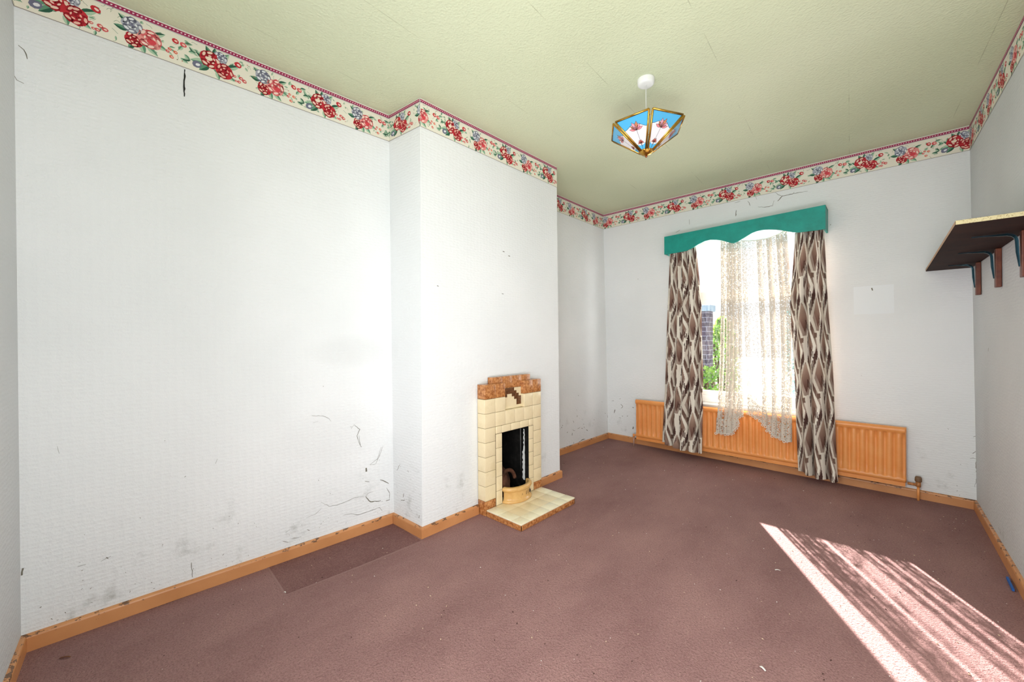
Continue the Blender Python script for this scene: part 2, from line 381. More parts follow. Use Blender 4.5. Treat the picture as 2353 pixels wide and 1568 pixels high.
def wall(name, segs, holes=(), specks=0, wm=None):
    V, F, mi, UV = [], [], [], {}
    s0 = 0
    for seg in segs:
        L = slen(seg)
        us = sorted({0, 1, *[h[1] for h in holes if h[0] == seg], *[h[2] for h in holes if h[0] == seg]})
        zs = sorted({0, H, *[h[3] for h in holes if h[0] == seg], *[h[4] for h in holes if h[0] == seg]})
        us = sorted(set(us) | {i/8 for i in range(9)}); zs = sorted(set(zs) | {H*i/8 for i in range(9)})
        for i in range(len(us)-1):
            for j in range(len(zs)-1):
                uc, zc = (us[i]+us[i+1])/2, (zs[j]+zs[j+1])/2
                if any(h[0] == seg and h[1] < uc < h[2] and h[3] < zc < h[4] for h in holes): continue
                b = len(V); q = [(us[i], zs[j]), (us[i+1], zs[j]), (us[i+1], zs[j+1]), (us[i], zs[j+1])]
                V += [W(seg, u, z) for u, z in q]; F.append((b, b+1, b+2, b+3)); mi.append(0)
                UV[len(F)-1] = [(s0+u*L, z) for u, z in q]
        s0 += L
    for seg, pts, w in MARKS:
        if seg in segs: ribbon(seg, pts, w, V, F, mi, 2 if w > .0075 and seg == 'left' and pts[0][1] > 2 else 1)
    for _ in range(specks):
        seg = random.choice([s for s in segs if s != 'bret'])
        L = slen(seg); u = random.uniform(.02, .98); z = .07+random.expovariate(1/.14)
        if z > 2.3: continue
        w = random.uniform(.0012, .0034)
        ribbon(seg, [(u, z), (u+random.uniform(-.006, .006)/L, z+random.uniform(-.006, .006))], w, V, F, mi, 1)
    me = bpy.data.meshes.new(name); me.from_pydata([tuple(v) for v in V], [], F)
    uvl = me.uv_layers.new(name='UVMap')
    for p in me.polygons:
        if p.index in UV:
            for li, uv in zip(p.loop_indices, UV[p.index]): uvl.data[li].uv = uv
    o = obj(name, me, [wm or M_wall, M_grime, M_gap_dark, M_pale]); o.data.polygons.foreach_set('material_index', mi)
    o['kind'] = 'structure'
    return o

Lw = slen('win'); xs0 = B['F'][0][0]
U = lambda x: (x-xs0)/(B['R'][0][0]-xs0)
WX0, WX1, WZ0, WZ1 = .865, 1.905, .515, 2.15
WY = lambda x, z: W('win', U(x), z).y
ub = lambda y: (y-B['K1'][0][1])/(B['K2'][0][1]-B['K1'][0][1])
wl = wall('wall_left', ['left'], (), 70)
wc = wall('wall_chimney', ['ret', 'breast', 'bret'], [('breast', ub(2.115), ub(2.395), 0, .527)], 26)
wa = wall('wall_alcove', ['alc'], (), 44)
ww = wall('wall_window', ['win'], [('win', U(WX0), U(WX1), WZ0, WZ1)], 40)
wr = wall('wall_right', ['right'], (), 10, M_wall_shaded)
wn = wall('wall_near', ['near'], (), 4, M_wall_shaded)
# window reveal
bm = bmesh.new()
pr = [(WX0, WZ0), (WX1, WZ0), (WX1, WZ1), (WX0, WZ1)]
for (xa, za), (xb, zb) in zip(pr, pr[1:]+pr[:1]):
    vs = [bm.verts.new(p) for p in [(xa, W('win', U(xa), za).y, za), (xb, W('win', U(xb), zb).y, zb), (xb, 4.56, zb), (xa, 4.56, za)]]
    bm.faces.new(vs)
obj('trim_1', bm, M_wall, kind='structure')

# pale rectangle where a picture hung, as a flat patch on the window wall
pp = [W('win', .782, 1.345, .0007), W('win', .863, 1.345, .0007), W('win', .863, 1.56, .0007), W('win', .782, 1.56, .0007)]
bm = bmesh.new(); bm.from_mesh(ww.data)
f = bm.faces.new([bm.verts.new(p) for p in pp]); f.material_index = 3
bm.to_mesh(ww.data); bm.free()

# floor & ceiling
V = [(-.3, -.5, 0), (3.2, -.5, 0), (3.2, 4.5, 0), (-.3, 4.5, 0)]; F = [(0, 1, 2, 3)]; mi = [0]
def flat(pts, z, k):
    b = len(V); V.extend([(x, y, z) for x, y in pts]); F.append(tuple(range(b, b+len(pts)))); mi.append(k)
flat([(.012, .80), (.35, .785), (.372, 1.10), (.388, 1.49), (.06, 1.50), (.02, 1.1)], .0006, 1)
flat([(.345, .778), (.353, .778), (.380, 1.10), (.396, 1.49), (.386, 1.49), (.370, 1.1)], .0009, 2)
flat([(.012, .794), (.35, .779), (.35, .787), (.012, .802)], .0010, 2)
flat([(.004, .35), (.02, .34), (.035, .79), (.012, .795)], .0007, 1)
fl = obj('floor', (V, F), [M_carpet, M_carpet_dark, M_line], kind='structure'); fl.data.polygons.foreach_set('material_index', mi)
obj('ceiling', ([(-.3, -.5, H), (3.2, -.5, H), (3.2, 4.56, H), (-.3, 4.56, H)], [(3, 2, 1, 0)]), M_ceil, kind='structure')

# skirting boards -------------------------------------------------
def skirt(name, seglist):
    prof = [(.0, 0), (.015, 0), (.015, .052), (.013, .058), (.008, .062), (.0, .0635)]
    bm = bmesh.new()
    for seg, u0, u1, e0, e1 in seglist:
        L = slen(seg); rings = []
        for u, e in ((u0, e0), (u1, e1)):
            sg = -1 if u == u0 else 1
            # e = +1 outer corner (extends), -1 inner corner (shortens), 0 plain end
            rings.append([bm.verts.new(W(seg, u+sg*e*o/L, z, o)) for o, z in prof])
        for k in range(len(prof)-1):
            bm.faces.new((rings[0][k], rings[1][k], rings[1][k+1], rings[0][k+1]))
        bm.faces.new(rings[0]); bm.faces.new(rings[1][::-1])
    bmesh.ops.recalc_face_normals(bm, faces=bm.faces)
    return obj(name, bm, M_skirt, kind='structure')
skirt('baseboard_left', [('left', 0, 1, -1, -1), ('ret', 0, 1, -1, 1), ('breast', 0, ub(1.955), 1, 0), ('breast', ub(2.543), 1, 0, 1),
                         ('bret', 0, 1, 1, -1), ('alc', 0, 1, -1, -1)])
skirt('baseboard_window', [('win', 0, 1, -1, -1)])
skirt('baseboard_right', [('right', 0, 1, -1, -1)])
skirt('baseboard_near', [('near', 0, 1, -1, -1)])

# floral wallpaper border ----------------------------------------
RED = [(168, 26, 42), (196, 44, 56), (150, 18, 34)]; PNK = [(222, 110, 112), (232, 150, 145), (204, 78, 86)]
GRY = [(140, 142, 158), (176, 180, 192), (112, 114, 136)]
DK, MD, LT = (44, 92, 72), (96, 146, 118), (172, 200, 172)
def rose(P, x, y, r, pal, hi, L, n=8):
    for k in range(n):
        a = 2*PI*k/n+random.uniform(-.2, .2)
        P.blob(x+.6*r*math.cos(a), y+.6*r*math.sin(a), .46*r, .34*r, a+PI/2, pal[k % 3], L, 9, .16)
        if k % 3 != 1:
            P.blob(x+.68*r*math.cos(a), y+.68*r*math.sin(a), .26*r, .13*r, a+PI/2+.3, hi, L+1, 7, .1)
    for k in range(5):
        a = 2*PI*k/5+.4
        P.blob(x+.28*r*math.cos(a), y+.28*r*math.sin(a), .27*r, .2*r, a+PI/2, pal[(k+1) % 3], L+2, 8, .12)
        P.blob(x+.36*r*math.cos(a), y+.36*r*math.sin(a), .15*r, .08*r, a+PI/2, hi, L+3, 7, .1)
    P.blob(x, y, .16*r, .13*r, 0, pal[2], L+4, 7)
def bud(P, x, y, r, rot, c, hi, L):
    P.blob(x, y, r*1.2, r, rot, c, L, 9, .08); P.blob(x+r*.2, y, r*.6, r*.42, rot, hi, L+1, 7, .1)
def motif(P, o):
    A = .073
    for (x, y, l, w, r, d, g) in [(-.03, A, .06, .03, 2.7, DK, LT), (-.04, A-.01, .065, .028, 3.35, MD, LT), (-.03, A-.02, .055, .026, 3.9, DK, MD),
                                 (-.02, A+.02, .055, .024, 2.0, DK, MD), (.04, A, .06, .026, .5, DK, LT), (.03, A-.03, .05, .022, -.5, MD, LT),
                                 (0, A-.03, .045, .02, -1.4, MD, LT), (.02, A+.03, .05, .022, .9, MD, LT), (-.01, A+.03, .045, .02, 1.5, DK, MD)]:
        P.leaf(o+x, y, l, w, r, d, g, 1)
    rose(P, o+.014, A+.036, .031, GRY, (222, 226, 230), 3)
    rose(P, o-.026, A+.010, .045, RED, (238, 206, 188), 4)
    rose(P, o+.030, A-.022, .040, RED, (236, 184, 168), 6)
    P.blob(o-.03, A+.012, .014, .010, .4, (240, 222, 200), 9, 8, .1)
    bud(P, o+.086, A+.036, .013, -.5, RED[1], (240, 210, 200), 3); P.leaf(o+.07, A+.04, .03, .012, .2, DK, LT, 1)
    for x, y, r in ((.072, -.026, .006), (.090, -.046, .007), (.098, -.026, .008), (.112, -.034, .009), (.078, -.046, .005)):
        bud(P, o+x, A+y, r, 0, (206, 84, 88), (238, 208, 190), 3)
    Bc = o+.222
    for (x, y, l, w, r, d, g) in [(-.03, A+.03, .05, .024, 2.5, DK, LT), (-.04, A+.0, .045, .022, 3.0, DK, MD), (.035, A-.01, .06, .026, -.3, MD, LT),
                                 (.0, A-.03, .05, .024, -1.3, MD, LT), (-.02, A-.04, .045, .02, -2.0, DK, MD), (.04, A+.02, .05, .022, .5, DK, LT),
                                 (.02, A-.035, .05, .022, -.7, MD, LT)]:
        P.leaf(Bc+x, y, l, w, r, d, g, 1)
    rose(P, Bc-.02, A-.030, .034, RED, (240, 200, 180), 3); rose(P, Bc-.026, A+.028, .038, GRY, (226, 230, 234), 5)
    rose(P, Bc+.03, A-.004, .045, PNK, (244, 214, 200), 5); P.blob(Bc+.036, A-.012, .016, .013, 0, (214, 70, 80), 9, 9, .12)
    for x, y, r, c in ((.118, .034, .011, RED[1]), (.146, .030, .011, (216, 86, 92)), (.098, -.012, .006, (214, 90, 76)), (.118, -.018, .007, (222, 104, 76)),
                       (.104, -.045, .007, (222, 104, 84)), (.09, -.025, .006, (210, 70, 80))):
        bud(P, Bc+x, A+y, r, -.3, c, (240, 200, 184), 3)
    for x, y, r in ((.13, 0, 1.), (.15, -.01, -.8), (.165, .008, .3), (.19, .012, 2.4), (.172, -.028, 3.4), (.21, -.02, .4), (.15, .04, .2), (.135, -.035, -.4)):
        P.leaf(Bc+x, A+y, .032, .015, r, random.choice([DK, MD]), LT, 1)
    bud(P, Bc+.196, A-.036, .016, .5, GRY[2], (228, 230, 234), 3)
    for k in range(34):
        P.leaf(o+random.uniform(-.25, .245), random.uniform(.02, .13), random.uniform(.012, .026), random.uniform(.007, .012), random.uniform(0, 6.28), random.choice([(120, 160, 134), (150, 176, 150), (84, 130, 106)]), random.choice([LT, (196, 212, 186)]), 1)
    for k in range(26):
        x, y = o+random.uniform(0, .495), random.uniform(.018, .145)
        a = random.uniform(0, 6); pts = [(x, y)]
        for q in range(4):
            a += random.uniform(-.9, .9); x += .006*math.cos(a); y += .006*math.sin(a); pts.append((x, y))
        P.line(pts, .0014, random.choice([MD, (150, 176, 150), (120, 150, 120)]), 1)
        if k % 3 == 0: P.blob(x, y, .0022, .0022, 0, random.choice([(120, 60, 40), (190, 60, 60)]), 2, 6)
def border(name, segs):
    for seg, phase in segs:
        L = slen(seg); P = Paint()
        n = max(1, int(L/.1))
        for k in range(n): P.poly([(L*k/n, 0), (L*(k+1)/n, 0), (L*(k+1)/n, .168), (L*k/n, .168)], (234, 230, 214), 0)
        s = phase
        while s > -.3: s -= .495
        while s < L+.3: motif(P, s); s += .495
        for k in range(n):
            a, c = L*k/n, L*(k+1)/n
            P.poly([(a, .1465), (c, .1465), (c, .1625), (a, .1625)], (158, 38, 84), 11)
            P.poly([(a, .1435), (c, .1435), (c, .145), (a, .145)], (150, 140, 170), 11)
            P.poly([(a, 0), (c, 0), (c, .0022), (a, .0022)], (140, 128, 128), 11)
        x = .006
        while x < L:
            P.blob(x, .1545, .0042, .003, .5, (236, 214, 220), 12, 6); x += .0135
        me = P.build(lambda a, b, l: W(seg, a/L, 2.43+b, .0012+l*.00016), (0, L, 0, .168))
        obj(name if len(segs) == 1 else name, me, M_border, kind='structure')
random.seed(11)
TR = [('left', .625), ('ret', .12), ('breast', .26), ('bret', .2), ('alc', .56), ('win', .82), ('right', .35), ('near', .3)]
for i, sp in enumerate(TR): border('trim_%d' % (i+2), [sp])

# ------------------------------------------------------------------ window
root = thing('window_1', 'white framed window behind the net curtains', 'window', (1.4, 4.42, WZ0)); root['kind'] = 'structure'
y0, y1 = 4.385, 4.455
fr = []
fw_ = .055
fr += [((WX0, y0, WZ0+.02), (WX0+fw_, y1, WZ1)), ((WX1-fw_, y0, WZ0+.02), (WX1, y1, WZ1)), ((WX0, y0, WZ1-.06), (WX1, y1, WZ1)), ((WX0, y0, WZ0+.02), (WX1, y1, .60))]
part('window_frame', boxes(fr, .004), M_white_upvc, root)
part('transom', boxes([((WX0+.05, y0-.008, 1.55), (WX1-.05, y1, 1.625)), ((WX0+.05, y0, 1.522), (WX1-.05, y1, 1.552))], .004), M_white_upvc, root)
sx0, sx1 = WX0+.055, WX1-.055
part('lower_sash', boxes([((sx0, y0+.012, .60), (sx0+.03, y1-.005, 1.525)), ((sx1-.03, y0+.012, .60), (sx1, y1-.005, 1.525)),
                          ((sx0, y0+.012, .60), (sx1, y1-.005, .645)), ((sx0, y0+.012, 1.50), (sx1, y1-.005, 1.525))], .004), M_white_upvc, root)
mg, t, b = nt('window_glass'); t.nodes.remove(b)
tr = t.nodes.new('ShaderNodeBsdfTransparent'); gl = t.nodes.new('ShaderNodeBsdfGlossy'); gl.inputs['Roughness'].default_value = .02
mx = t.nodes.new('ShaderNodeMixShader'); mx.inputs[0].default_value = .06
t.links.new(tr.outputs[0], mx.inputs[1]); t.links.new(gl.outputs[0], mx.inputs[2]); t.links.new(mx.outputs[0], t.nodes['Material Output'].inputs['Surface'])
part('pane', boxes([((sx0+.01, 4.425, .62), (sx1-.01, 4.429, 1.52))]), mg, root)
part('pane', boxes([((sx0-.01, 4.425, 1.61), (sx1+.01, 4.429, 2.10))]), mg, root)
sl = part('sill', boxes([((WX0-.05, 4.225, .512), (WX1+.05, 4.40, .535))], .005), simple('darkened_sill_paint', (170, 168, 164), .6), root)  # white sill coloured darker to hold down its sunlit glare
part('sill_edging', boxes([((WX0-.04, 4.232, .488), (WX1+.04, 4.31, .5115))], .002), M_skirt, root)

# ------------------------------------------------------------------ pelmet
root = thing('curtain_pelmet', 'teal painted wooden pelmet board with wavy lower edge over the window', 'pelmet', (1.376, 4.28, 2.0))
ctrl = [(.745, 1.998), (.80, 1.997), (.88, 1.998), (.957, 2.002), (1.02, 2.024), (1.071, 2.047), (1.126, 2.066), (1.171, 2.070), (1.225, 2.060), (1.267, 2.047),
        (1.31, 2.028), (1.345, 2.010), (1.37, 2.006), (1.40, 2.016), (1.465, 2.048), (1.51, 2.070), (1.544, 2.078), (1.59, 2.080), (1.635, 2.074), (1.68, 2.064), (1.722, 2.051),
        (1.765, 2.034), (1.80, 2.020), (1.834, 2.013), (1.90, 2.010), (1.96, 2.008), (2.008, 2.007)]
bm = bmesh.new()
def strip(bm, pts, ztop, ya, yb):
    f_, b_ = [], []
    for x, z in pts:
        zt = ztop(x)
        f_.append((bm.verts.new((x, ya, z)), bm.verts.new((x, ya, zt)))); b_.append((bm.verts.new((x, yb, z)), bm.verts.new((x, yb, zt))))
    for i in range(len(pts)-1):
        bm.faces.new((f_[i][0], f_[i+1][0], f_[i+1][1], f_[i][1])); bm.faces.new((b_[i+1][0], b_[i][0], b_[i][1], b_[i+1][1]))
        bm.faces.new((f_[i][1], f_[i+1][1], b_[i+1][1], b_[i][1])); bm.faces.new((f_[i+1][0], f_[i][0], b_[i][0], b_[i+1][0]))
    bm.faces.new((f_[0][0], f_[0][1], b_[0][1], b_[0][0])); bm.faces.new((f_[-1][1], f_[-1][0], b_[-1][0], b_[-1][1]))
zt = lambda x: 2.172+(x-.745)*.0182
fine = []
for (a, za), (c, zc) in zip(ctrl, ctrl[1:]):
    for k in range(3): fine.append((a+(c-a)*k/3, za+(zc-za)*k/3))
fine.append(ctrl[-1])
strip(bm, fine, zt, 4.094, 4.106)
part('front_board', bm, M_teal, root)
part('side_board', boxes([((.745, 4.106, 1.998), (.757, 4.268, 2.17))]), M_teal, root)
part('side_board', boxes([((1.996, 4.106, 2.008), (2.008, 4.268, 2.19))]), M_teal, root)
bm = bmesh.new(); strip(bm, [(.745, 2.160), (1.4, 2.172), (2.008, 2.183)], zt, 4.106, 4.268)
part('top_board', bm, M_teal, root)

# ------------------------------------------------------------------ patterned curtains
def inpoly(u, v, pts):
    r = np.zeros(u.shape, bool); n = len(pts); j = n-1
    for i in range(n):
        xi, yi = pts[i]; xj, yj = pts[j]
        c = ((yi > v) != (yj > v)) & (u < (xj-xi)*(v-yi)/((yj-yi) or 1e-9)+xi)
        r ^= c; j = i
    return r
def cloth_pattern(u, v):
    """u, v metres on the flat cloth, v downwards; returns N x 3 sRGB"""
    a, b = .15, .48
    u = u+.008*np.sin(v*7.7+u*8); v = v+.03*np.sin(u*11+1)
    col = np.empty(u.shape+(3,))
    fuzz = .5+.5*np.sin(u*71+2*np.sin(v*13))*np.sin(v*29+u*17)
    col[:] = np.array([158, 138, 126]); col += (fuzz[..., None]-.5)*22
    cells = [((u/a+ox) % 1.0, (v/b+oy) % 1.0, np.floor(u/a+ox)*7.3+np.floor(v/b+oy)*3.1) for ox, oy in ((0, 0), (.5, .5))]
    def grad(m, g, c0, c1):
        g = np.clip(g[m], 0, 1)[:, None]; col[m] = np.array(c0)*(1-g)+np.array(c1)*g
    for p, q, k_ in cells:            # large kite shaped grounds
        grad(inpoly(p, q, [(.50, .02), (.74, .22), (.52, .52), (.28, .22)]), q/.5, (192, 166, 148), (92, 62, 54))
        grad(inpoly(p, q, [(.02, .30), (.28, .52), (.20, .80), (.02, .66)]), (q-.3)/.5, (74, 50, 44), (156, 130, 114))
        grad(inpoly(p, q, [(.98, .28), (.74, .50), (.80, .74), (.98, .62)]), (q-.3)/.4, (84, 58, 52), (120, 98, 92))
    for p, q, k_ in cells:            # pale angular ribbons
        col[inpoly(p, q, [(.50, .0), (.40, .0), (.10, .34), (.34, .60), (.50, .98), (.46, .62), (.24, .33)])] = (212, 202, 188)
        col[inpoly(p, q, [(.50, -.02), (.60, .0), (.88, .30), (.66, .66), (.60, 1.02), (.44, 1.02), (.56, .60), (.74, .31)])] = (234, 227, 214)
        col[inpoly(p, q, [(.36, .56), (.58, .56), (.53, .86), (.47, .98)])] = (228, 220, 206)
        col[inpoly(p, q, [(.27, .585), (.43, .585), (.43, .67), (.27, .67)])] = (116, 92, 80)
    for p, q, k_ in cells[:1]+cells[1:]:   # ragged dark hatching
        for k in range(5):
            x = .62+k*.066; y = .60-.055*k
            col[inpoly(p, q, [(x, y), (x+.036, y-.03), (x+.036, y+.15), (x, y+.18)])] = (62, 38, 34)
        for k in range(4):
            x = .08+k*.066; y = .80+.04*k
            col[inpoly(p, q, [(x, y), (x+.034, y+.012), (x+.034, y+.15), (x, y+.13)])] = (72, 46, 40)
    return np.clip(col, 0, 255)
def cloth_mat(name):
    m, t, b = nt(name)
    a = t.nodes.new('ShaderNodeAttribute'); a.attribute_name = 'Col'
    t.links.new(a.outputs['Color'], b.inputs['Base Color']); b.inputs['Roughness'].default_value = .85
    b.inputs['Specular IOR Level'].default_value = .15
    tl = t.nodes.new('ShaderNodeBsdfTranslucent'); t.links.new(a.outputs['Color'], tl.inputs['Color'])
    mx = t.nodes.new('ShaderNodeMixShader'); mx.inputs[0].default_value = .012
    t.links.new(b.outputs[0], mx.inputs[1]); t.links.new(tl.outputs[0], mx.inputs[2])
    t.links.new(mx.outputs[0], t.nodes['Material Output'].inputs['Surface'])
    bump(t, b, noise(t, coords(t, 'Object', (1, 1, 1)), 600, 2), .2, .001)
    return m
M_cloth = cloth_mat('zigzag_print_cloth')
def lerp_tab(tab, z):
    """tab: list (z, val) descending z"""
    zs = [a for a, _ in tab][::-1]; vs = [b for _, b in tab][::-1]
    return np.interp(z, zs, vs)
def curtain(label, left, right, hem, folds, seed, u0, root_x, cw=.6):
    r = np.random.default_rng(seed)
    nu, nv = 210, 440
    u = np.linspace(0, 1, nu+1)[None, :]; v = np.linspace(0, 1, nv+1)[:, None]
    ztop = 2.12; zb = np.interp(u, np.linspace(0, 1, len(hem)), hem)
    z = ztop+(zb-ztop)*v
    xl = lerp_tab(left, z); xr = lerp_tab(right, z)
    ph = 2*PI*folds*u+.5*np.sin(2*PI*u*1.7+seed)+.5*np.sin(v*2.3+seed)*np.sin(2*PI*u*2)
    amp = (.020 if seed == 1 else .026)+.010*v
    y = 4.148+amp*np.sin(ph)+.004*np.sin(2.1*ph+v*3)-.004*v
    x = xl+(xr-xl)*(u+.035*np.sin(ph*1.0+1.2)*np.sin(PI*u))
    x = x+.004*np.sin(v*9+seed)*np.sin(PI*v)
    Vv = np.stack(np.broadcast_arrays(x, y, z), -1).reshape(-1, 3)
    me = bpy.data.meshes.new('curtain')
    idx = np.arange((nu+1)*(nv+1)).reshape(nv+1, nu+1)
    Fq = np.stack([idx[:-1, :-1], idx[1:, :-1], idx[1:, 1:], idx[:-1, 1:]], -1).reshape(-1, 4)
    me.from_pydata(Vv.tolist(), [], Fq.tolist())
    cu = np.broadcast_to(u*cw+u0, z.shape); cv = np.broadcast_to((ztop-z)+.03*seed, z.shape)
    col = cloth_pattern(cu.copy(), cv.copy())/255.
    col = np.where(col <= .04045, col/12.92, ((col+.055)/1.055)**2.4)
    ca = me.color_attributes.new('Col', 'FLOAT_COLOR', 'POINT')
    ca.data.foreach_set('color', np.concatenate([col.reshape(-1, 3), np.ones((col.size//3, 1))], 1).ravel())
    root = thing('patterned_curtain', label, 'curtain', (root_x, 4.15, .08), 'zigzag print curtains at the window')
    part('curtain_cloth', me, M_cloth, root, True)
    # pleated heading tape
    part('heading_tape', grid(lambda a, c: (float(lerp_tab(left, 2.12)+(lerp_tab(right, 2.12)-lerp_tab(left, 2.12))*a), 4.158+.010*math.sin(2*PI*folds*2*a), 2.10+.03*c), 60, 2), M_plastic, root, True)
    return root
curtain('zigzag print curtain hanging at the left side of the window', [(2.12, .772), (1.98, .770), (1.2, .742), (.1, .690)],
        [(2.12, 1.005), (2.06, 1.028), (1.485, 1.082), (.8, 1.092), (.07, 1.080)], [.118, .10, .09, .072, .085, .070, .082], 5, 1, .0, .9, .60)
curtain('zigzag print curtain hanging at the right side of the window', [(2.12, 1.800), (2.0, 1.802), (1.45, 1.772), (1.15, 1.782), (.05, 1.822)],
        [(2.12, 1.992), (1.98, 1.994), (1.1, 2.036), (.05, 2.076)], [.075, .062, .06, .045, .052, .040, .048], 3, 2, .31, 1.93, .44)

# ------------------------------------------------------------------ net curtains
def lace_mat(name, dens):
    m, t, b = nt(name)
    uv = coords(t, 'UV')
    mp = t.nodes.new('ShaderNodeMapping'); mp.inputs['Scale'].default_value = (78, 78, 1); t.links.new(uv, mp.inputs['Vector'])
    v = t.nodes.new('ShaderNodeTexVoronoi'); v.feature = 'DISTANCE_TO_EDGE'; v.inputs['Scale'].default_value = 1; t.links.new(mp.outputs[0], v.inputs['Vector'])
    v2 = t.nodes.new('ShaderNodeTexVoronoi'); v2.feature = 'F1'; v2.inputs['Scale'].default_value = 38; t.links.new(uv, v2.inputs['Vector'])
    at = t.nodes.new('ShaderNodeAttribute'); at.attribute_name = 'dens'; dn = at.outputs['Fac']
    thr = mth(t, 'ADD', mth(t, 'MULTIPLY', dn, .26), .065 if dens < 1.4 else .08)
    th = mth(t, 'DIVIDE', mth(t, 'SUBTRACT', thr, v.outputs['Distance']), .05); th.node.use_clamp = True
    thr2 = mth(t, 'ADD', mth(t, 'MULTIPLY', dn, .22), .16)
    sc = mth(t, 'DIVIDE', mth(t, 'SUBTRACT', thr2, v2.outputs['Distance']), .06); sc.node.use_clamp = True
    al = mth(t, 'MAXIMUM', th, sc)
    al = mth(t, 'ADD', mth(t, 'MULTIPLY', al, .88), mth(t, 'MULTIPLY', dn, .10))
    b.inputs['Base Color'].default_value = (*lin((214, 204, 190)), 1); b.inputs['Roughness'].default_value = .8
    b.inputs['Specular IOR Level'].default_value = .1
    tl = t.nodes.new('ShaderNodeBsdfTranslucent'); tl.inputs['Color'].default_value = (*lin((228, 214, 196)), 1)
    m1 = t.nodes.new('ShaderNodeMixShader'); m1.inputs[0].default_value = .012
    t.links.new(b.outputs[0], m1.inputs[1]); t.links.new(tl.outputs[0], m1.inputs[2])
    trn = t.nodes.new('ShaderNodeBsdfTransparent'); m2 = t.nodes.new('ShaderNodeMixShader')
    t.links.new(al, m2.inputs[0]); t.links.new(trn.outputs[0], m2.inputs[1]); t.links.new(m1.outputs[0], m2.inputs[2])
    t.links.new(m2.outputs[0], t.nodes['Material Output'].inputs['Surface'])
    return m
M_lace = lace_mat('net_lace', 1.0); M_frill = lace_mat('lace_frill', 1.6); M_ring = simple('lace_thread', (226, 220, 208), .8)

def netting(label, left, right, top, hem, folds, gather, seed, frill_h, dens):
    root = thing('net_curtain', label, 'net curtain', ((left[0][1]+right[0][1])/2, 4.17, .3), 'lace net curtains in the window')
    foldp = np.array(folds)
    def surf(u, z, yo=0., am=1.):
        xl = float(lerp_tab(left, z)); xr = float(lerp_tab(right, z))
        ph = 2*PI*float(np.interp(u, foldp[:, 0], foldp[:, 1]))
        a = float(np.interp(u, foldp[:, 0], foldp[:, 2]))
        s = math.sin(ph+.4*math.sin(z*3+seed)); c = math.sin(ph+1.2)
        return (xl+(xr-xl)*u+.010*c*a*am, 4.168+yo+.013*s*a*am, z)
    H_ = lambda u: float(np.interp(u, [p[0] for p in hem], [p[1] for p in hem]))
    T_ = lambda u: float(np.interp(u, [p[0] for p in top], [p[1] for p in top]))
    D_ = lambda u: float(np.interp(u, [p[0] for p in dens], [p[1] for p in dens]))
    G_ = lambda u: float(np.interp(u, [p[0] for p in gather], [p[1] for p in gather]))
    def mk(nu, nv, za, zb, yo, am, dmin=0.):
        V, F = grid(lambda a, c: surf(a, za(a)+(zb(a)-za(a))*c, yo, am), nu, nv)
        me = bpy.data.meshes.new('net'); me.from_pydata([tuple(p) for p in V], [], F)
        uvl = me.uv_layers.new(name='UVMap')
        for p in me.polygons:
            for li in p.loop_indices:
                k = me.loops[li].vertex_index; uvl.data[li].uv = (G_((k % (nu+1))/nu), V[k][2])
        da = me.attributes.new('dens', 'FLOAT', 'POINT')
        da.data.foreach_set('value', [max(D_((k % (nu+1))/nu), dmin) for k in range(len(V))])
        return me
    part('net_panel', mk(160, 70, T_, lambda u: H_(u)+frill_h*.9, 0, 1), M_lace, root, True)
    part('lace_frill', mk(160, 10, lambda u: H_(u)+frill_h, H_, -.009, 1.25, .42), M_frill, root, True)
    # ringed edging along the hem
    bm = bmesh.new(); u = .0
    while u < 1.0:
        z = H_(u); x, y, _ = surf(u, z, -.010, 1.25); ro = .0115; ri = .0058
        a = [bm.verts.new((x+ro*math.cos(2*PI*k/12), y-.001, z-.004+ro*math.sin(2*PI*k/12))) for k in range(12)]
        c = [bm.verts.new((x+ri*math.cos(2*PI*k/12), y-.001, z-.004+ri*math.sin(2*PI*k/12))) for k in range(12)]
        for k in range(12): bm.faces.new((a[k], a[(k+1) % 12], c[(k+1) % 12], c[k]))
        x2, y2, z2 = surf(min(u+.01, 1), H_(min(u+.01, 1)), -.010, 1.25)
        d = math.hypot(x2-x, z2-z)/.01 or 1
        u += .0235/max(d, .15)
    tube(bm, [surf(a/60, H_(a/60)+.006, -.011, 1.25) for a in range(61)], .0022, 5)
    part('ring_edging', bm, M_ring, root)
    bm = bmesh.new()
    tube(bm, [surf(a/30, T_(a/30)+.004, 0, .4) for a in range(31)], .0045, 6)
    part('heading_cord', bm, M_ring, root)
    return root
netting('narrow lace net curtain bunched at the left of the pane with short pointed tail',
        [(2.1, 1.238), (1.5, 1.236), (.9, 1.222), (.3, 1.192)], [(2.1, 1.402), (1.5, 1.408), (.9, 1.412), (.3, 1.412)],
        [(0, 2.055), (1, 2.045)], [(0, .292), (.3, .285), (.55, .300), (.72, .33), (.82, .42), (.93, .47), (1, .49)],
        [(0, 0, 1), (.5, 3.6, 1), (1, 6.2, .9)], [(0, 0), (1, .5)], 1, .14, [(0, .5), (.10, .45), (.18, .75), (.24, .15), (.32, .15), (.38, .75), (.6, .95), (.72, .8), (.8, .4), (.9, .7), (1, .5)])
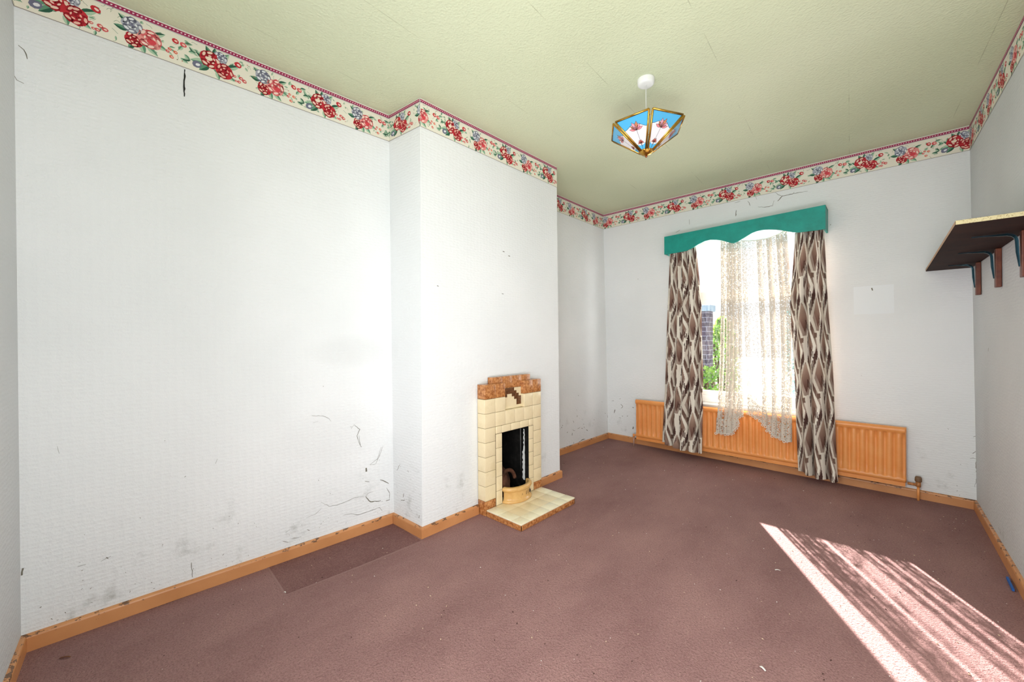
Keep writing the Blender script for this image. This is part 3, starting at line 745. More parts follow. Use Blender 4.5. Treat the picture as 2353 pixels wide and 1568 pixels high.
netting('wide lace net curtain in the right of the pane with hem falling to the right',
        [(2.1, 1.404), (1.5, 1.412), (.9, 1.440), (.3, 1.455)], [(2.1, 1.735), (1.5, 1.770), (.9, 1.774), (.3, 1.768)],
        [(0, 2.028), (.3, 2.012), (.6, 2.012), (.85, 2.035), (1, 2.058)], [(0, .505), (.1, .490), (.25, .465), (.38, .43), (.50, .375), (.6, .338), (.72, .325), (.85, .305), (1, .300)],
        [(0, 0, .5), (.22, .5, .4), (.35, 1.2, .8), (1, 7.2, 1)], [(0, 0), (.25, .10), (.4, .24), (1, .85)], 2, .14, [(0, .45), (.10, .3), (.14, .10), (.34, .10), (.38, .62), (.47, .7), (.50, .16), (.55, .16), (.58, .8), (.68, .8), (.71, .2), (.78, .2), (.82, .85), (.9, .75), (.94, .5), (1, .95)])

# ------------------------------------------------------------------ radiator
root = thing('panel_radiator', 'long orange painted ribbed radiator under the window', 'radiator', (1.41, 4.24, .10))
rx0, rx1, rz0, rz1 = .372, 2.455, .108, .512
pitch = (rx1-rx0-.03)/41
nx, = (41*14,)
xsr = [rx0+(rx1-rx0)*i/nx for i in range(nx+1)]
prof = [(rz0, .022), (rz0+.004, .010), (rz0+.012, .003), (rz0+.024, .0), (rz0+.034, .003), (rz0+.040, None), (rz0+.10, None), (rz0+.2, None), (rz1-.10, None), (rz1-.052, None),
        (rz1-.046, .004), (rz1-.036, -.004), (rz1-.020, -.007), (rz1-.008, -.003), (rz1-.001, .008), (rz1, .022)]
def dep(x, z, e):
    if e is not None:
        # scalloped transition of the rails into the ribs
        return e
    t_ = ((x-rx0-.015)/pitch) % 1.0
    edge = min((x-rx0)/.012, (rx1-x)/.012, 1.0)
    s = max(0., math.sin(PI*min(max((t_-.12)/.76, 0), 1)))
    return .016-.013*s**.55*max(edge, 0)
V, F = [], []
for x in xsr:
    ee = min(min(x-rx0, rx1-x)/.008, 1)
    for z, e in prof: V.append((x, 4.206+dep(x, z, e)+.014*(1-ee)**2, z))
npz = len(prof)
for i in range(nx):
    for j in range(npz-1): F.append((i*npz+j, (i+1)*npz+j, (i+1)*npz+j+1, i*npz+j+1))
part('ribbed_panel', (V, F), M_orange_rad, root, True)
part('back_panel', boxes([((rx0+.002, 4.226, rz0+.001), (rx1-.002, 4.238, rz1-.001))], .003), M_orange_rad, root)
part('bottom_seam', boxes([((rx0+.006, 4.219, rz0-.026), (rx1-.006, 4.224, rz0+.004))]), M_orange_rad, root)
for x in (.55, 2.2): part('wall_bracket', boxes([((x-.015, 4.236, .09), (x+.015, 4.288, .47)), ((x-.015, 4.222, .086), (x+.015, 4.25, .097))], .002), M_gap_dark, root)
def valve(x, s, zc):
    v = part('valve', tube(tube(bmesh.new(), [(x-s*.055, 4.225, zc-.022), (x-s*.008, 4.225, zc-.022)], .010, 12), [(x, 4.225, zc-.034), (x, 4.225, zc+.0)], .014, 14), M_valve, root, True)
    part('valve_cap', lathe(bmesh.new(), [(.004, 0), (.017, .002), (.019, .008), (.018, .030), (.014, .038), (.004, .040)], (x, 4.225, zc), 16), simple('worn_cap', (122, 92, 66), .6), v, True)
    part('pipe', tube(bmesh.new(), [(x, 4.225, 0), (x, 4.225, zc-.030)], .0075, 12), M_orange_rad, root, True)
valve(2.515, 1, .132)
v = part('valve', tube(tube(bmesh.new(), [(rx0+.002, 4.225, .125), (.350, 4.225, .120)], .008, 10), [(.347, 4.225, .10), (.347, 4.225, .134)], .011, 12), M_orange_rad, root, True)
part('pipe', tube(bmesh.new(), [(.347, 4.225, 0), (.347, 4.225, .102)], .0075, 12), simple('lilac_grey_pipe', (178, 140, 124), .5), root, True)

# ------------------------------------------------------------------ fireplace
root = thing('tiled_fireplace', 'cream and mottled brown tiled fireplace with stepped top on the chimney breast', 'fireplace', (.43, 2.249, 0))
FX = .430; T = .0963; c = [1.957+.0973*i for i in range(7)]
XB = .3565
g = .0010
cream = bmesh.new(); plinthL, plinthR, capL, capR, brown = [bmesh.new() for _ in range(5)]
def tile(bm, ya, yb, za, zb, xf=FX, xb=XB, bev=.0022): bbox(bm, (xb, ya+g, za+g), (xf, yb-g, zb-g), bev, 2)
zr = [0]+[.867-T*k for k in range(9)][::-1]     # row boundaries 0,.0966...,.867
for r in range(9):
    za, zb = (zr[r], zr[r+1]) if r else (0, zr[1])
    tL, tR = (plinthL, plinthR) if r == 0 else ((capL, capR) if r == 8 else (cream, cream))
    if r == 8 or r == 7:      # upper blocks
        for k in (0, 1, 4, 5): tile(tL if k < 2 else tR, c[k], c[k+1], za, zb)
    elif r == 6:              # full row
        for k in range(6): tile(cream, c[k], c[k+1], za, zb)
    else:
        tile(tL, c[0], c[1], za, zb); tile(tR, c[5], c[6], za, zb)
# row 6 spans .578-.674 ; lintel strip of small relief tiles and jamb slips
oy0, oy1, oz = 2.113, 2.397, .527
zl = zr[6]
zj = [.0425+(oz-.0425)*k/5 for k in range(6)]
for k in range(5):
    tile(cream, c[1], oy0, zj[k], zj[k+1], FX+.004); tile(cream, oy1, c[5], zj[k], zj[k+1], FX+.004)
for k in range(3): tile(cream, oy0+(oy1-oy0)*k/3, oy0+(oy1-oy0)*(k+1)/3, oz, zl, FX+.003, bev=.004)
tile(cream, c[1], oy0, oz, zl, FX+.005, bev=.005); tile(cream, oy1, c[5], oz, zl, FX+.005, bev=.005)
part('cream_tiling', cream, M_cream, root, True)
# raised brown centre
for k in range(4):
    ya = 2.052+.0995*k; tile(brown, ya, ya+.0995, .822, .908, .400)
tile(brown, 2.052, 2.1, .73, .822, .398); tile(brown, 2.40, 2.45, .73, .822, .398)
part('raised_centre_tiles', brown, M_mott, root, True)
for q in (capL, capR): part('cap_tiles', q, M_mott, root, True)
for q in (plinthL, plinthR): part('plinth_tiles', q, M_mott, root, True)
# mosaic recess
ro = ["BDDDDCCC", "DDDDDDCC", "DDCCDDDC", "DCCCCDDD", "DCCCCCDD", "CCCCCCDD", "CCCCCCCC"]
dm, cm = bmesh.new(), bmesh.new(); y_0, y_1, z_1, z_0 = 2.152, 2.346, .821, .675
for i, row in enumerate(ro):
    for j, ch in enumerate(row):
        ya = y_0+(y_1-y_0)*j/8; yb = y_0+(y_1-y_0)*(j+1)/8; zb = z_1-(z_1-z_0)*i/7; za = z_1-(z_1-z_0)*(i+1)/7
        e = .0004 if ch == 'D' else 0
        bbox(dm if ch == 'D' else cm, (XB, ya+e, za+e), (.399+(.001 if ch == 'D' else 0), yb-e, zb-e), 0)
bbox(cm, (XB, y_0, z_0), (.3975, y_1, z_1), 0)
part('stepped_mosaic', dm, M_mosaic_d, root); part('mosaic_ground', cm, M_cream, root)
part('grout_core', boxes([((XB, c[0]+.003, .002), (FX-.002, c[1]-.002, .864)), ((XB, c[5]+.002, .002), (FX-.002, c[6]-.003, .864)),
                          ((XB, c[0]+.003, .676), (FX-.002, c[2]-.003, .864)), ((XB, c[4]+.003, .676), (FX-.002, c[6]-.003, .864)),
                          ((XB, c[0]+.003, zl), (FX-.002, c[6]-.003, .672)), ((XB, c[1], oz+.002), (FX-.001, c[5], zl+.002)),
                          ((XB, c[1]-.002, .002), (FX+.002, oy0-.002, oz)), ((XB, oy1+.002, .002), (FX+.002, c[5]+.002, oz)),
                          ((XB, 2.055, .676), (.3975, 2.447, .905))]), M_grout, root)
# hearth
hy0, hy1, hx0, hx1, hz = 1.962, 2.530, FX+.004, .742, .043
h = part('hearth', boxes([((hx0, hy0+.002, .001), (hx1-.003, hy1-.002, hz-.002)), ((XB, oy0-.01, .001), (hx0+.01, oy1+.01, hz-.002))]), M_grout, root)
ht = bmesh.new()
bw = .082
ys = [hy0+bw+(hy1-hy0-2*bw)*k/4 for k in range(5)]
for k in range(4): bbox(ht, (hx1-bw, ys[k]+g, hz-.008), (hx1, ys[k+1]-g, hz+.001), .002)
bbox(ht, (hx1-bw, hy0, hz-.008), (hx1, hy0+bw-g, hz+.001), .002); bbox(ht, (hx1-bw, hy1-bw+g, hz-.008), (hx1, hy1, hz+.001), .002)
xs_ = [hx0+(hx1-bw-hx0)*k/2 for k in range(3)]
for ya, yb in ((hy0, hy0+bw), (hy1-bw, hy1)):
    for k in range(2): bbox(ht, (xs_[k]+g, ya+g, hz-.008), (xs_[k+1]-g, yb-g, hz+.001), .002)
part('pale_border_tiles', ht, M_cream2, h, True)
hf = bmesh.new()
for k in range(4):
    for q in range(2): bbox(hf, (xs_[q]+g/2, ys[k]+g/2, hz-.008), (xs_[q+1]-g/2, ys[k+1]-g/2, hz), .001)
bbox(hf, (XB, oy0, hz-.008), (hx0, oy1, hz), .001)
part('cream_field_tiles', hf, M_cream, h, True)
he = bmesh.new()
n = 8
for k in range(n): bbox(he, (hx1-.006, hy0+(hy1-hy0)*k/n+g/2, .001), (hx1-.0005, hy0+(hy1-hy0)*(k+1)/n-g/2, hz-.0085), .001)
for ya in (hy0+.0005, hy1-.0065):
    for k in range(4): bbox(he, (hx0+(hx1-hx0)*k/4+g/2, ya, .001), (hx0+(hx1-hx0)*(k+1)/4-g/2, ya+.006, hz-.0085), .001)
part('mottled_edge_tiles', he, M_mott, h, True)
# firebox (open fronted box let into the chimney breast)
bm = bmesh.new(); bbox(bm, (.12, oy0+.003, .03), (FX-.001, oy1-.003, oz-.001))
bmesh.ops.delete(bm, geom=[f for f in bm.faces if f.normal.x > .9 or f.calc_center_median().x > FX-.01], context='FACES')
for f in bm.faces: f.normal_flip()
fb = part('firebox', bm, M_soot, root)
bm = bmesh.new()
r_ = bmesh.ops.create_uvsphere(bm, u_segments=20, v_segments=12, radius=1)
for v in bm.verts:
    q = v.co.copy(); k = 1+.12*math.sin(5*q.x+3*q.z)*math.sin(4*q.y)
    v.co = Vector((.300+.10*q.x*k, 2.200+.085*q.y*k, .135+.125*q.z*k))
part('fireback', bm, M_fireclay, fb, True)
bm = bmesh.new(); pts = []
for k in range(15):
    a = PI*(.05+.9*k/14); pts.append((.385, 2.215+.075*math.cos(a), .15+.085*math.sin(a)))
tube(bm, pts, .014, 8); part('arched_throat', bm, M_fireclay, fb, True)
# flaking white strip on the right jamb
bm = bmesh.new()
N = 26; L1, L2 = [], []
for k in range(N+1):
    z = .12+(.50-.12)*k/N
    wd = .008+.012*abs(math.sin(k*1.9))+(.006 if k < N*.6 else -.004)
    L1.append(bm.verts.new((.392-wd, oy1-.0045, z))); L2.append(bm.verts.new((.392+random.uniform(-.002, .002), oy1-.0045, z)))
for k in range(N): bm.faces.new((L1[k], L2[k], L2[k+1], L1[k+1]))
part('flaking_paint', bm, M_flake, fb)
# curved ceramic ash front
bm = bmesh.new(); prf = [(-.004, .043), (.010, .043), (.012, .050), (.008, .056), (.001, .062), (-.002, .070), (-.002, .112), (.001, .118), (.009, .124), (.012, .132), (.011, .142), (.004, .149), (-.010, .151), (-.018, .147), (-.020, .120), (-.020, .045)]
n = 36; rings = []
for k in range(n+1):
    a = -PI/2+PI*k/n
    rings.append([bm.verts.new((.432+(.080+o)*math.cos(a), 2.250+(.125+o)*math.sin(a), z)) for o, z in prf])
for k in range(n):
    for j in range(len(prf)-1): bm.faces.new((rings[k][j], rings[k+1][j], rings[k+1][j+1], rings[k][j+1]))
bmesh.ops.recalc_face_normals(bm, faces=bm.faces)
af = part('ash_front', bm, M_ceramic, root, True)
for a, w, z0_, z1_ in ((-.12, .0016, .086, .096), (.22, .0026, .078, .104), (.42, .0026, .078, .104), (.92, .0022, .082, .112)):
    bm = bmesh.new(); X_ = lambda aa, z: bm.verts.new((.432+.0785*math.cos(aa), 2.250+.1235*math.sin(aa), z))
    d_ = w/.11; bm.faces.new((X_(a-d_, z0_), X_(a+d_, z0_), X_(a+d_*1.4, z1_), X_(a-d_*.4, z1_)))
    part('air_slot', bm, M_black, af)
bm = bmesh.new(); a = .70; lathe(bm, [(.002, -.010), (.011, -.008), (.013, 0), (.009, .008), (.002, .010)], (0, 0, 0), 14)
for v in bm.verts:
    q = v.co.copy(); v.co = Vector((.432+.080*math.cos(a)+q.z*.5, 2.250+.125*math.sin(a)+q.x*.8, .088+q.y))
part('knob', bm, simple('charred_knob', (52, 36, 28), .4), af, True)

# ------------------------------------------------------------------ pendant lamp
LC = Vector((1.390, 2.295, 0))
root = thing('pendant_lamp', 'brass and painted glass six panelled pendant lamp with lotus flowers', 'ceiling lamp', (LC.x, LC.y, H))
part('ceiling_rose', lathe(bmesh.new(), [(.004, -.034), (.030, -.034), (.040, -.031), (.0445, -.024), (.0455, -.002), (.0455, 0)], (LC.x, LC.y, H), 36), M_plastic, root, True)
part('cord', tube(bmesh.new(), [(LC.x, LC.y, H-.034), (LC.x+.0006, LC.y, 2.45), (LC.x, LC.y, 2.27)], .0028, 8), M_plastic, root, True)
part('lamp_holder', lathe(bmesh.new(), [(.010, .05), (.014, .045), (.016, .02), (.020, .015), (.020, -.015), (.012, -.02)], (LC.x, LC.y, 2.25), 20), M_plastic, root, True)
R6, rb, ztp, zbt = .207, .034, 2.327, 2.197
ang0 = math.radians(-58.5)
shade = part('lamp_shade', lathe(bmesh.new(), [(.003, -.016), (.010, -.014), (.024, -.009), (.036, .002), (.040, .008), (.036, .012), (.004, .014)], (LC.x, LC.y, zbt-.002), 6*6), M_brass, root, True)
part('finial', lathe(bmesh.new(), [(.002, -.012), (.006, -.009), (.006, -.003), (.003, .0)], (LC.x, LC.y, zbt-.016), 14), M_copper, shade, True)
WHT, SKY, BLK = (236, 232, 236), (84, 178, 226), (24, 22, 34)
random.seed(3)
def panel_art(bw_, tw, Lp):
    P = Paint()
    def hw(b): return (bw_+(tw-bw_)*b/Lp)/2
    P.poly([(-hw(0), 0), (hw(0), 0), (hw(Lp), Lp), (-hw(Lp), Lp)], WHT, 0)
    # blue sky above a wavy edge
    wav = []
    for k in range(13):
        s = -1+2*k/12; b = Lp*(.72+.07*math.cos(s*PI)-.03*s); wav.append((s*hw(b), b))
    for p, q in zip(wav, wav[1:]):
        P.poly([p, q, (q[0]*hw(Lp)/hw(q[1]), Lp), (p[0]*hw(Lp)/hw(p[1]), Lp)], SKY, 1)
    P.line(wav, .0016, BLK, 3)
    # bottom blue petals
    P.poly([(-hw(0), 0), (hw(0), 0), (hw(Lp*.17), Lp*.17), (0.0, Lp*.12), (-hw(Lp*.17), Lp*.17)], SKY, 1)
    P.line([(-hw(Lp*.17), Lp*.17), (-.004, Lp*.2), (0, Lp*.1), (.004, Lp*.2), (hw(Lp*.17), Lp*.17)], .0013, BLK, 3)
    P.line([(0, 0), (0, Lp*.62)], .0015, BLK, 3)
    def lotus(b, r, cols):
        for k, a in enumerate((-1.25, -.75, -.3, .25, .8, 1.3)):
            l = r*(1.0 if abs(a) > .5 else 1.25)
            ca, sa = math.sin(a), math.cos(a)
            def TT(u, v): return (u*ca+v*sa, b+u*sa-v*ca)
            pts = [TT(0, 0), TT(l*.35, l*.17), TT(l*.65, l*.17), TT(l, 0), TT(l*.65, -l*.17), TT(l*.35, -l*.17)]
            P.poly(pts, cols[k % len(cols)], 4); P.line(pts+pts[:1], .0011, BLK, 5)
    lotus(Lp*.60, .038, [(226, 140, 146), (190, 118, 84), (222, 160, 176), (200, 128, 96), (226, 150, 170)])
    lotus(Lp*.19, .017, [(206, 106, 90), (214, 96, 96), (216, 130, 110)])
    P.line([(-hw(0), 0), (-hw(Lp), Lp), (hw(Lp), Lp), (hw(0), 0)], .003, BLK, 4)
    return P
for k in range(6):
    a0 = ang0+k*PI/3; a1 = a0+PI/3; am = (a0+a1)/2
    out = Vector((math.cos(am), math.sin(am), 0)); side = Vector((-math.sin(am), math.cos(am), 0))
    pb = LC+out*(rb*math.cos(PI/6)+.004); pb.z = zbt+.004
    pt = LC+out*(R6*math.cos(PI/6)); pt.z = ztp
    up_ = (pt-pb); Lp = up_.length; up_.normalize(); nrm = side.cross(up_).normalized()
    if nrm.dot(out) < 0: nrm = -nrm
    bw_, tw = .026, R6-.022
    def P3(a, b, n=0.): return pb+side*a+up_*b+nrm*n
    cs = [(-bw_/2, 0), (bw_/2, 0), (tw/2, Lp), (-tw/2, Lp)]
    bm = bmesh.new()
    for (xa, ba), (xb, bb_) in zip(cs, cs[1:]+cs[:1]):
        tube(bm, [P3(xa, ba), P3(xb, bb_)], .0052, 8)
    # side clips joining neighbours
    for fr_ in (.35, .85):
        hw_ = (bw_+(tw-bw_)*fr_)/2
        tube(bm, [P3(hw_, Lp*fr_, -.001), P3(hw_+.016*fr_+.006, Lp*fr_, -.006)], .0018, 6)
    fo = part('panel_frame', bm, M_brass, shade, True)
    ins = .004
    P = panel_art(bw_-2*ins*.6, tw-2*ins, Lp-2*ins)
    sgn = 1 if side.cross(up_).dot(nrm) > 0 else -1
    me = P.build(lambda a, b, l: P3(sgn*a, b+ins, .0012+l*.00022))
    part('painted_glass', me, M_art, fo)
    part('glass_back', ([P3(-bw_/2+ins*.6, ins), P3(bw_/2-ins*.6, ins), P3(tw/2-ins, Lp-ins), P3(-tw/2+ins, Lp-ins)], [(0, 1, 2, 3)]), simple('milky_glass', (214, 214, 222), .2), fo)

# ------------------------------------------------------------------ shelf on the right wall
root = thing('wall_shelf', 'dark brown veneered shelf board with raw chipboard end high on the right wall', 'shelf', (2.68, 3.44, 1.632))
sz0, sz1 = 1.632, 1.650
RX = lambda y, z: W('right', (B['R'][0][1]-y)/(B['R'][0][1]+.2), z).x
bm = bmesh.new()
A_ = [(2.556, 4.262), (2.569, 2.645), (RX(2.645, 1.64)-.002, 2.645), (RX(4.262, 1.64)-.002, 4.262)]
vb = [bm.verts.new((x, y, sz0)) for x, y in A_]; vt = [bm.verts.new((x, y, sz1)) for x, y in A_]
bm.faces.new(vb); bm.faces.new(vt[::-1])
for i in range(4): bm.faces.new((vb[i], vt[i], vt[(i+1) % 4], vb[(i+1) % 4]))
bmesh.ops.recalc_face_normals(bm, faces=bm.faces)
part('shelf_board', bm, M_brown, root)
part('chipboard_end', boxes([((2.5685, 2.6425, sz0+.0005), (RX(2.645, 1.64)-.003, 2.6448, sz1-.0008))]), M_chip, root)
bm = bmesh.new()
vv = [bm.verts.new(p) for p in [(2.5545, 4.262, sz0+.001), (2.5675, 2.645, sz0+.001), (2.5675, 2.645, sz1-.001), (2.5545, 4.262, sz1-.001)]]
bm.faces.new(vv); part('front_edging', bm, simple('pale_edge_strip', (178, 140, 110), .6), root)
for y in (4.00, 3.475, 2.985):
    xw = RX(y, 1.53)
    bt = part('wall_batten', boxes([((xw-.022, y-.021, 1.428), (xw-.001, y+.021, 1.631))], .003), M_batten, root)
    bm = bmesh.new(); yy = y-.002; xb_ = xw-.024
    # L shaped pressed steel bracket, rounded in the corner
    path = [(2.645, yy, 1.6285)]
    path += [(2.68, yy, 1.6270), (xb_-.035, yy, 1.625)]
    for k in range(5):
        a = PI/2*k/4; path.append((xb_-.035+.030*math.sin(a), yy, 1.590+.035*math.cos(a)-.001))
    path += [(xb_-.003, yy, 1.54), (xb_, yy, 1.475)]
    prev = None
    for i, (x, y_, z) in enumerate(path):
        w = [.003, .007, .010, .011, .012, .012, .011, .010, .008, .004][i]
        d = .004 if i in (0, 1, 9) else .009
        nx_, nz_ = (0, -1) if i < 3 else ((-math.sin(PI/2*(i-3)/4), -math.cos(PI/2*(i-3)/4)) if i < 8 else (-1, 0))
        ring = [bm.verts.new((x, y_-w, z)), bm.verts.new((x+nx_*d, y_-w*.45, z+nz_*d)), bm.verts.new((x+nx_*d, y_+w*.45, z+nz_*d)), bm.verts.new((x, y_+w, z))]
        if prev:
            for q in range(3): bm.faces.new((prev[q], prev[q+1], ring[q+1], ring[q]))
        prev = ring
    bmesh.ops.recalc_face_normals(bm, faces=bm.faces)
    part('shelf_bracket', bm, M_bracket, root, True)

# ------------------------------------------------------------------ little things on the carpet
def flake(name, label, cat, x, y, l, w, rot, mat, curl=.004):
    V, F = grid(lambda a, b_: (x+(a-.5)*l*math.cos(rot)-(b_-.5)*w*math.sin(rot)*(1-.5*a), y+(a-.5)*l*math.sin(rot)+(b_-.5)*w*math.cos(rot)*(1-.5*a), .0035+curl*math.sin(PI*a)*.6), 6, 2)
    o = obj(name, (V, F), mat, None, True)
    s = o.modifiers.new('thick', 'SOLIDIFY'); s.thickness = .0012
    return tag(o, label, cat)
M_scrap = simple('white_scrap', (236, 234, 228), .7)
flake('paper_scrap', 'small white curled scrap on the carpet left of the sunlit strip', 'scrap', 1.958, 2.531, .024, .007, .5, M_scrap)
flake('paper_scrap', 'pointed white scrap on the sunlit carpet at bottom of picture', 'scrap', 2.042, 1.789, .022, .010, -.6, M_scrap)
flake('paper_scrap', 'tiny white scrap at the corner of the darker carpet patch', 'scrap', 0.328, 0.786, .012, .006, .3, M_scrap)
flake('wood_splinter', 'brown splinter on the carpet near the near left corner', 'splinter', 0.149, 0.102, .034, .008, .9, simple('splinter_wood', (110, 66, 40), .8))
o = obj('blue_scrap', boxes([((2.774, 3.06, .0015), (2.782, 3.19, .013))], .001), M_blue); tag(o, 'small bright blue strip at the foot of the right skirting board', 'scrap')
# uncountable grit
bm = bmesh.new(); random.seed(21)
for k in range(900):
    x, y = random.uniform(.1, 2.75), random.uniform(.1, 4.1)
    if x < .8 and 1.4 < y < 2.95: continue
    r = random.choice([.0015, .002, .0026, .0034]); ang = random.uniform(0, PI)
    e = random.uniform(.5, 1.6)
    vs = [bm.verts.new((x+r*e*math.cos(ang+q*PI/2)*(1 if q % 2 == 0 else .5), y+r*e*math.sin(ang+q*PI/2)*(1 if q % 2 == 0 else .5), .0012)) for q in range(4)]
    tp = bm.verts.new((x, y, .0012+r))
    for q in range(4):
        f = bm.faces.new((vs[q], vs[(q+1) % 4], tp)); f.material_index = 0 if k % 5 < 2 else (1 if k % 5 < 4 else 2)
o = obj('carpet_grit', bm, [simple('pale_crumb', (214, 190, 160), .9), simple('brown_crumb', (66, 40, 32), .9), simple('white_crumb', (236, 232, 224), .9)])
tag(o, 'crumbs and grit scattered over the mauve carpet', 'debris'); o['kind'] = 'stuff'

# ------------------------------------------------------------------ outside
def brick_mat():
    m, t, b = nt('dark_brick')
    br = t.nodes.new('ShaderNodeTexBrick'); br.inputs['Scale'].default_value = 1
    br.inputs['Brick Width'].default_value = .225; br.inputs['Row Height'].default_value = .075; br.inputs['Mortar Size'].default_value = .006
    for k, c_ in (('Color1', (52, 50, 64)), ('Color2', (70, 64, 78)), ('Mortar', (112, 116, 130))): br.inputs[k].default_value = (*lin(c_), 1)
    cc = t.nodes.new('ShaderNodeTexCoord'); sp = t.nodes.new('ShaderNodeSeparateXYZ'); cb = t.nodes.new('ShaderNodeCombineXYZ')
    t.links.new(cc.outputs['Object'], sp.inputs[0]); t.links.new(sp.outputs[0], cb.inputs[0]); t.links.new(sp.outputs[2], cb.inputs[1])
    t.links.new(cb.outputs[0], br.inputs['Vector']); t.links.new(br.outputs['Color'], b.inputs['Base Color']); b.inputs['Roughness'].default_value = .9
    return m
root = thing('garden_wall', 'dark brick outbuilding wall beyond the window at left', 'wall', (-.9, 7.1, -.3))
part('brickwork', boxes([((-2.4, 7.0, -.3), (.255, 7.22, 1.60))]), brick_mat(), root)
part('coping', boxes([((-2.45, 6.96, 1.60), (.285, 7.26, 1.70))], .01), simple('blue_grey_slate', (110, 134, 152), .7), root)
obj('ground', ([(-12, 4.56, -.3), (14, 4.56, -.3), (14, 34, -.3), (-12, 34, -.3)], [(0, 1, 2, 3)]), mottled('pale_paving', (206, 202, 196), (216, 212, 206), (196, 192, 188), 2, .9), kind='structure')
def leafmat(nm, a, b_, c_):
    m, t, b = nt(nm); n = noise(t, coords(t), 9, 3)
    col = ramp(t, n, [(.3, a), (.5, b_), (.7, c_)]); t.links.new(col, b.inputs['Base Color']); b.inputs['Roughness'].default_value = .6
    tl = t.nodes.new('ShaderNodeBsdfTranslucent'); t.links.new(col, tl.inputs['Color'])
    mx = t.nodes.new('ShaderNodeMixShader'); mx.inputs[0].default_value = .4
    t.links.new(b.outputs[0], mx.inputs[1]); t.links.new(tl.outputs[0], mx.inputs[2]); t.links.new(mx.outputs[0], t.nodes['Material Output'].inputs['Surface'])
    return m
def shrub(label, cat, name, cx, cy, z0, rx, ry, z1, n, ls, mat, seed):
    random.seed(seed); root = thing(name, label, cat, (cx, cy, z0))
    V, F = [], []
    for k in range(n):
        a, r = random.uniform(0, 2*PI), random.uniform(.25, 1)**.5; h_ = random.random()
        pr_ = math.sin(PI*min(.12+h_*.88, 1))**.5
        p = Vector((cx+rx*pr_*r*math.cos(a), cy+ry*pr_*r*math.sin(a), z0+.1+(z1-z0-.1)*h_))
        d = Vector((random.uniform(-1, 1), random.uniform(-1, 1), random.uniform(-.4, 1))).normalized(); e = d.orthogonal().normalized()
        l = ls*random.uniform(.6, 1.3); b_ = len(V)
        V += [p, p+d*l*.5+e*l*.28, p+d*l, p+d*l*.5-e*l*.28]; F.append((b_, b_+1, b_+2, b_+3))
    part('foliage', (V, F), mat, root)
    bm = bmesh.new()
    for k in range(5):
        a = 2*PI*k/5; tube(bm, [(cx, cy, z0), (cx+rx*.3*math.cos(a), cy+ry*.3*math.sin(a), z0+(z1-z0)*.45), (cx+rx*.6*math.cos(a), cy+ry*.6*math.sin(a), z0+(z1-z0)*.8)], .02, 6)
    part('stems', bm, simple('bark', (84, 66, 50), .9), root)
G1 = leafmat('yellow_green_leaves', (70, 120, 40), (110, 160, 60), (160, 190, 90)); G2 = leafmat('blue_green_leaves', (50, 90, 96), (80, 130, 130), (120, 160, 160))  # leaf greens vary at random
shrub('tall yellow green shrub seen through the left of the window', 'shrub', 'garden_shrub', .20, 7.9, -.3, .24, .3, 1.50, 1500, .09, G1, 1)
shrub('low bright shrub at the foot of the tall one', 'shrub', 'garden_shrub', .40, 6.5, -.3, .14, .2, .72, 700, .06, G1, 2)
shrub('blue green bush far behind the lace curtain', 'tree', 'garden_tree', 1.2, 11.0, -.3, .55, .5, 2.55, 1800, .12, G2, 3)

# ------------------------------------------------------------------ light
w = bpy.data.worlds.new('World'); S.world = w; w.use_nodes = True
bg = w.node_tree.nodes['Background']; bg.inputs[0].default_value = (.90, .95, 1., 1); bg.inputs[1].default_value = 1.25
def lamp(name, kind, loc, energy, color, **kw):
    l = bpy.data.lights.new(name, kind); l.energy = energy; l.color = color
    for k, v_ in kw.items():
        if k not in ('aim',): setattr(l, k, v_)
    o = bpy.data.objects.new(name, l); o.location = loc; COL.objects.link(o)
    if 'aim' in kw: o.rotation_euler = Vector(kw['aim']).to_track_quat('-Z', 'Y').to_euler()
    return o
lamp('sun', 'SUN', (-3, 10, 6), 44, (1., .95, .91), angle=.009, aim=(.512, -.859, -.416))
lamp('sky_glow', 'AREA', (1.4, 4.62, 1.35), 26, (.95, .975, 1.), shape='RECTANGLE', size=1.0, size_y=1.6, aim=(-.25, -1, -.1))
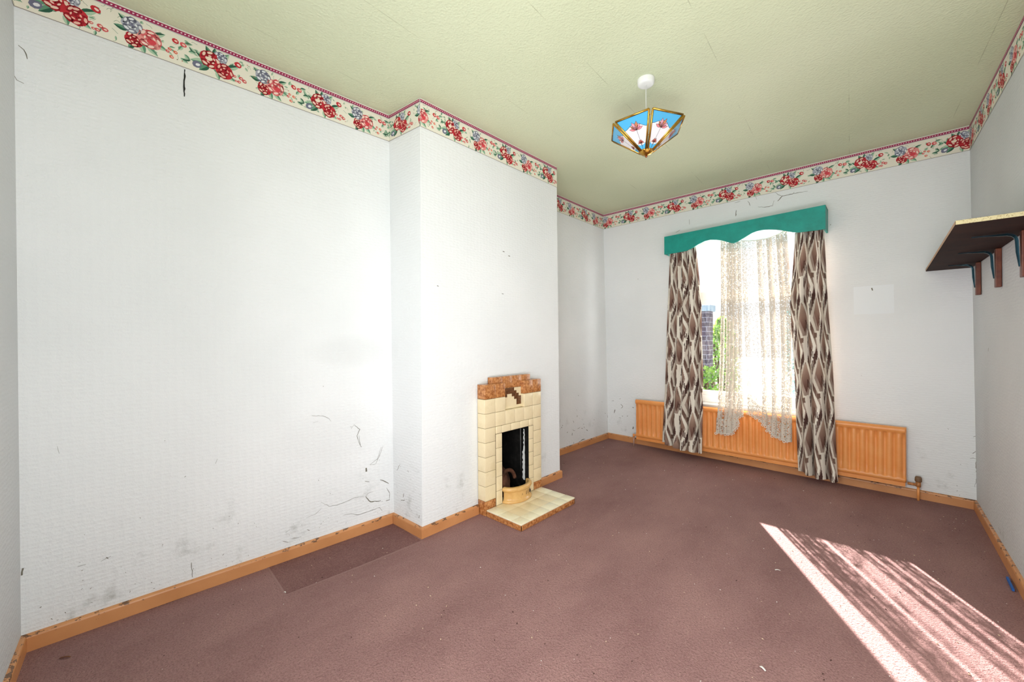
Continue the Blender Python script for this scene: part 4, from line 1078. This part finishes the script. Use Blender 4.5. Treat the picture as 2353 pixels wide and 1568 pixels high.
lamp('added_side_fill', 'AREA', (2.72, .32, 1.3), 16.5, (.97, .985, 1.), shape='RECTANGLE', size=.8, size_y=2.0, aim=(-1, .12, .03))  # unseen fill added behind the camera to light the left wall and breast
lamp('added_near_fill', 'AREA', (1.55, -.06, 1.25), 25, (.97, .985, 1.), spread=2.2, shape='RECTANGLE', size=1.4, size_y=2.1, aim=(-.12, 1, .02))  # unseen area lamp added at the near wall to brighten the far end
lamp('added_ceiling_fill', 'AREA', (2.35, .25, .5), 18, (.97, .985, 1.), shape='RECTANGLE', size=.5, size_y=.5, aim=(-.6, 1.1, 1.2))  # upward fill added low beside the camera to lift the ceiling
lamp('added_room_fill', 'POINT', (1.8, 1.9, 1.2), 8, (.97, .985, 1.), shadow_soft_size=.45)  # soft point fill added mid-room, standing in for bounced light
cyc = S.cycles
cyc.adaptive_threshold = .025; cyc.max_bounces = 6; cyc.diffuse_bounces = 4; cyc.glossy_bounces = 2; cyc.transmission_bounces = 2; cyc.transparent_max_bounces = 12
cyc.caustics_reflective = False; cyc.caustics_refractive = False; cyc.sample_clamp_indirect = 8

# ------------------------------------------------------------------ camera
cam = bpy.data.cameras.new('camera'); cam.sensor_width = 36; cam.lens = 921.7013/2353*36; cam.clip_start = .02
co = bpy.data.objects.new('camera', cam); COL.objects.link(co); S.camera = co
YAW, PITCH, ROLL = .7556, -.0045, -.0063
cy_, sy_ = math.cos(YAW), math.sin(YAW)
fwv = Vector((-sy_*math.cos(PITCH), cy_*math.cos(PITCH), math.sin(PITCH))); r0 = Vector((cy_, sy_, 0)); u0_ = r0.cross(fwv)
rt = r0*math.cos(ROLL)+u0_*math.sin(ROLL); upv = -r0*math.sin(ROLL)+u0_*math.cos(ROLL)
co.matrix_world = Matrix(((rt.x, upv.x, -fwv.x, 2.369), (rt.y, upv.y, -fwv.y, .1637), (rt.z, upv.z, -fwv.z, 1.1688), (0, 0, 0, 1)))
S.view_settings.view_transform = 'Standard'; S.view_settings.look = 'None'; S.view_settings.exposure = .13
for o in bpy.data.objects:
    if '_w' in o: del o['_w']
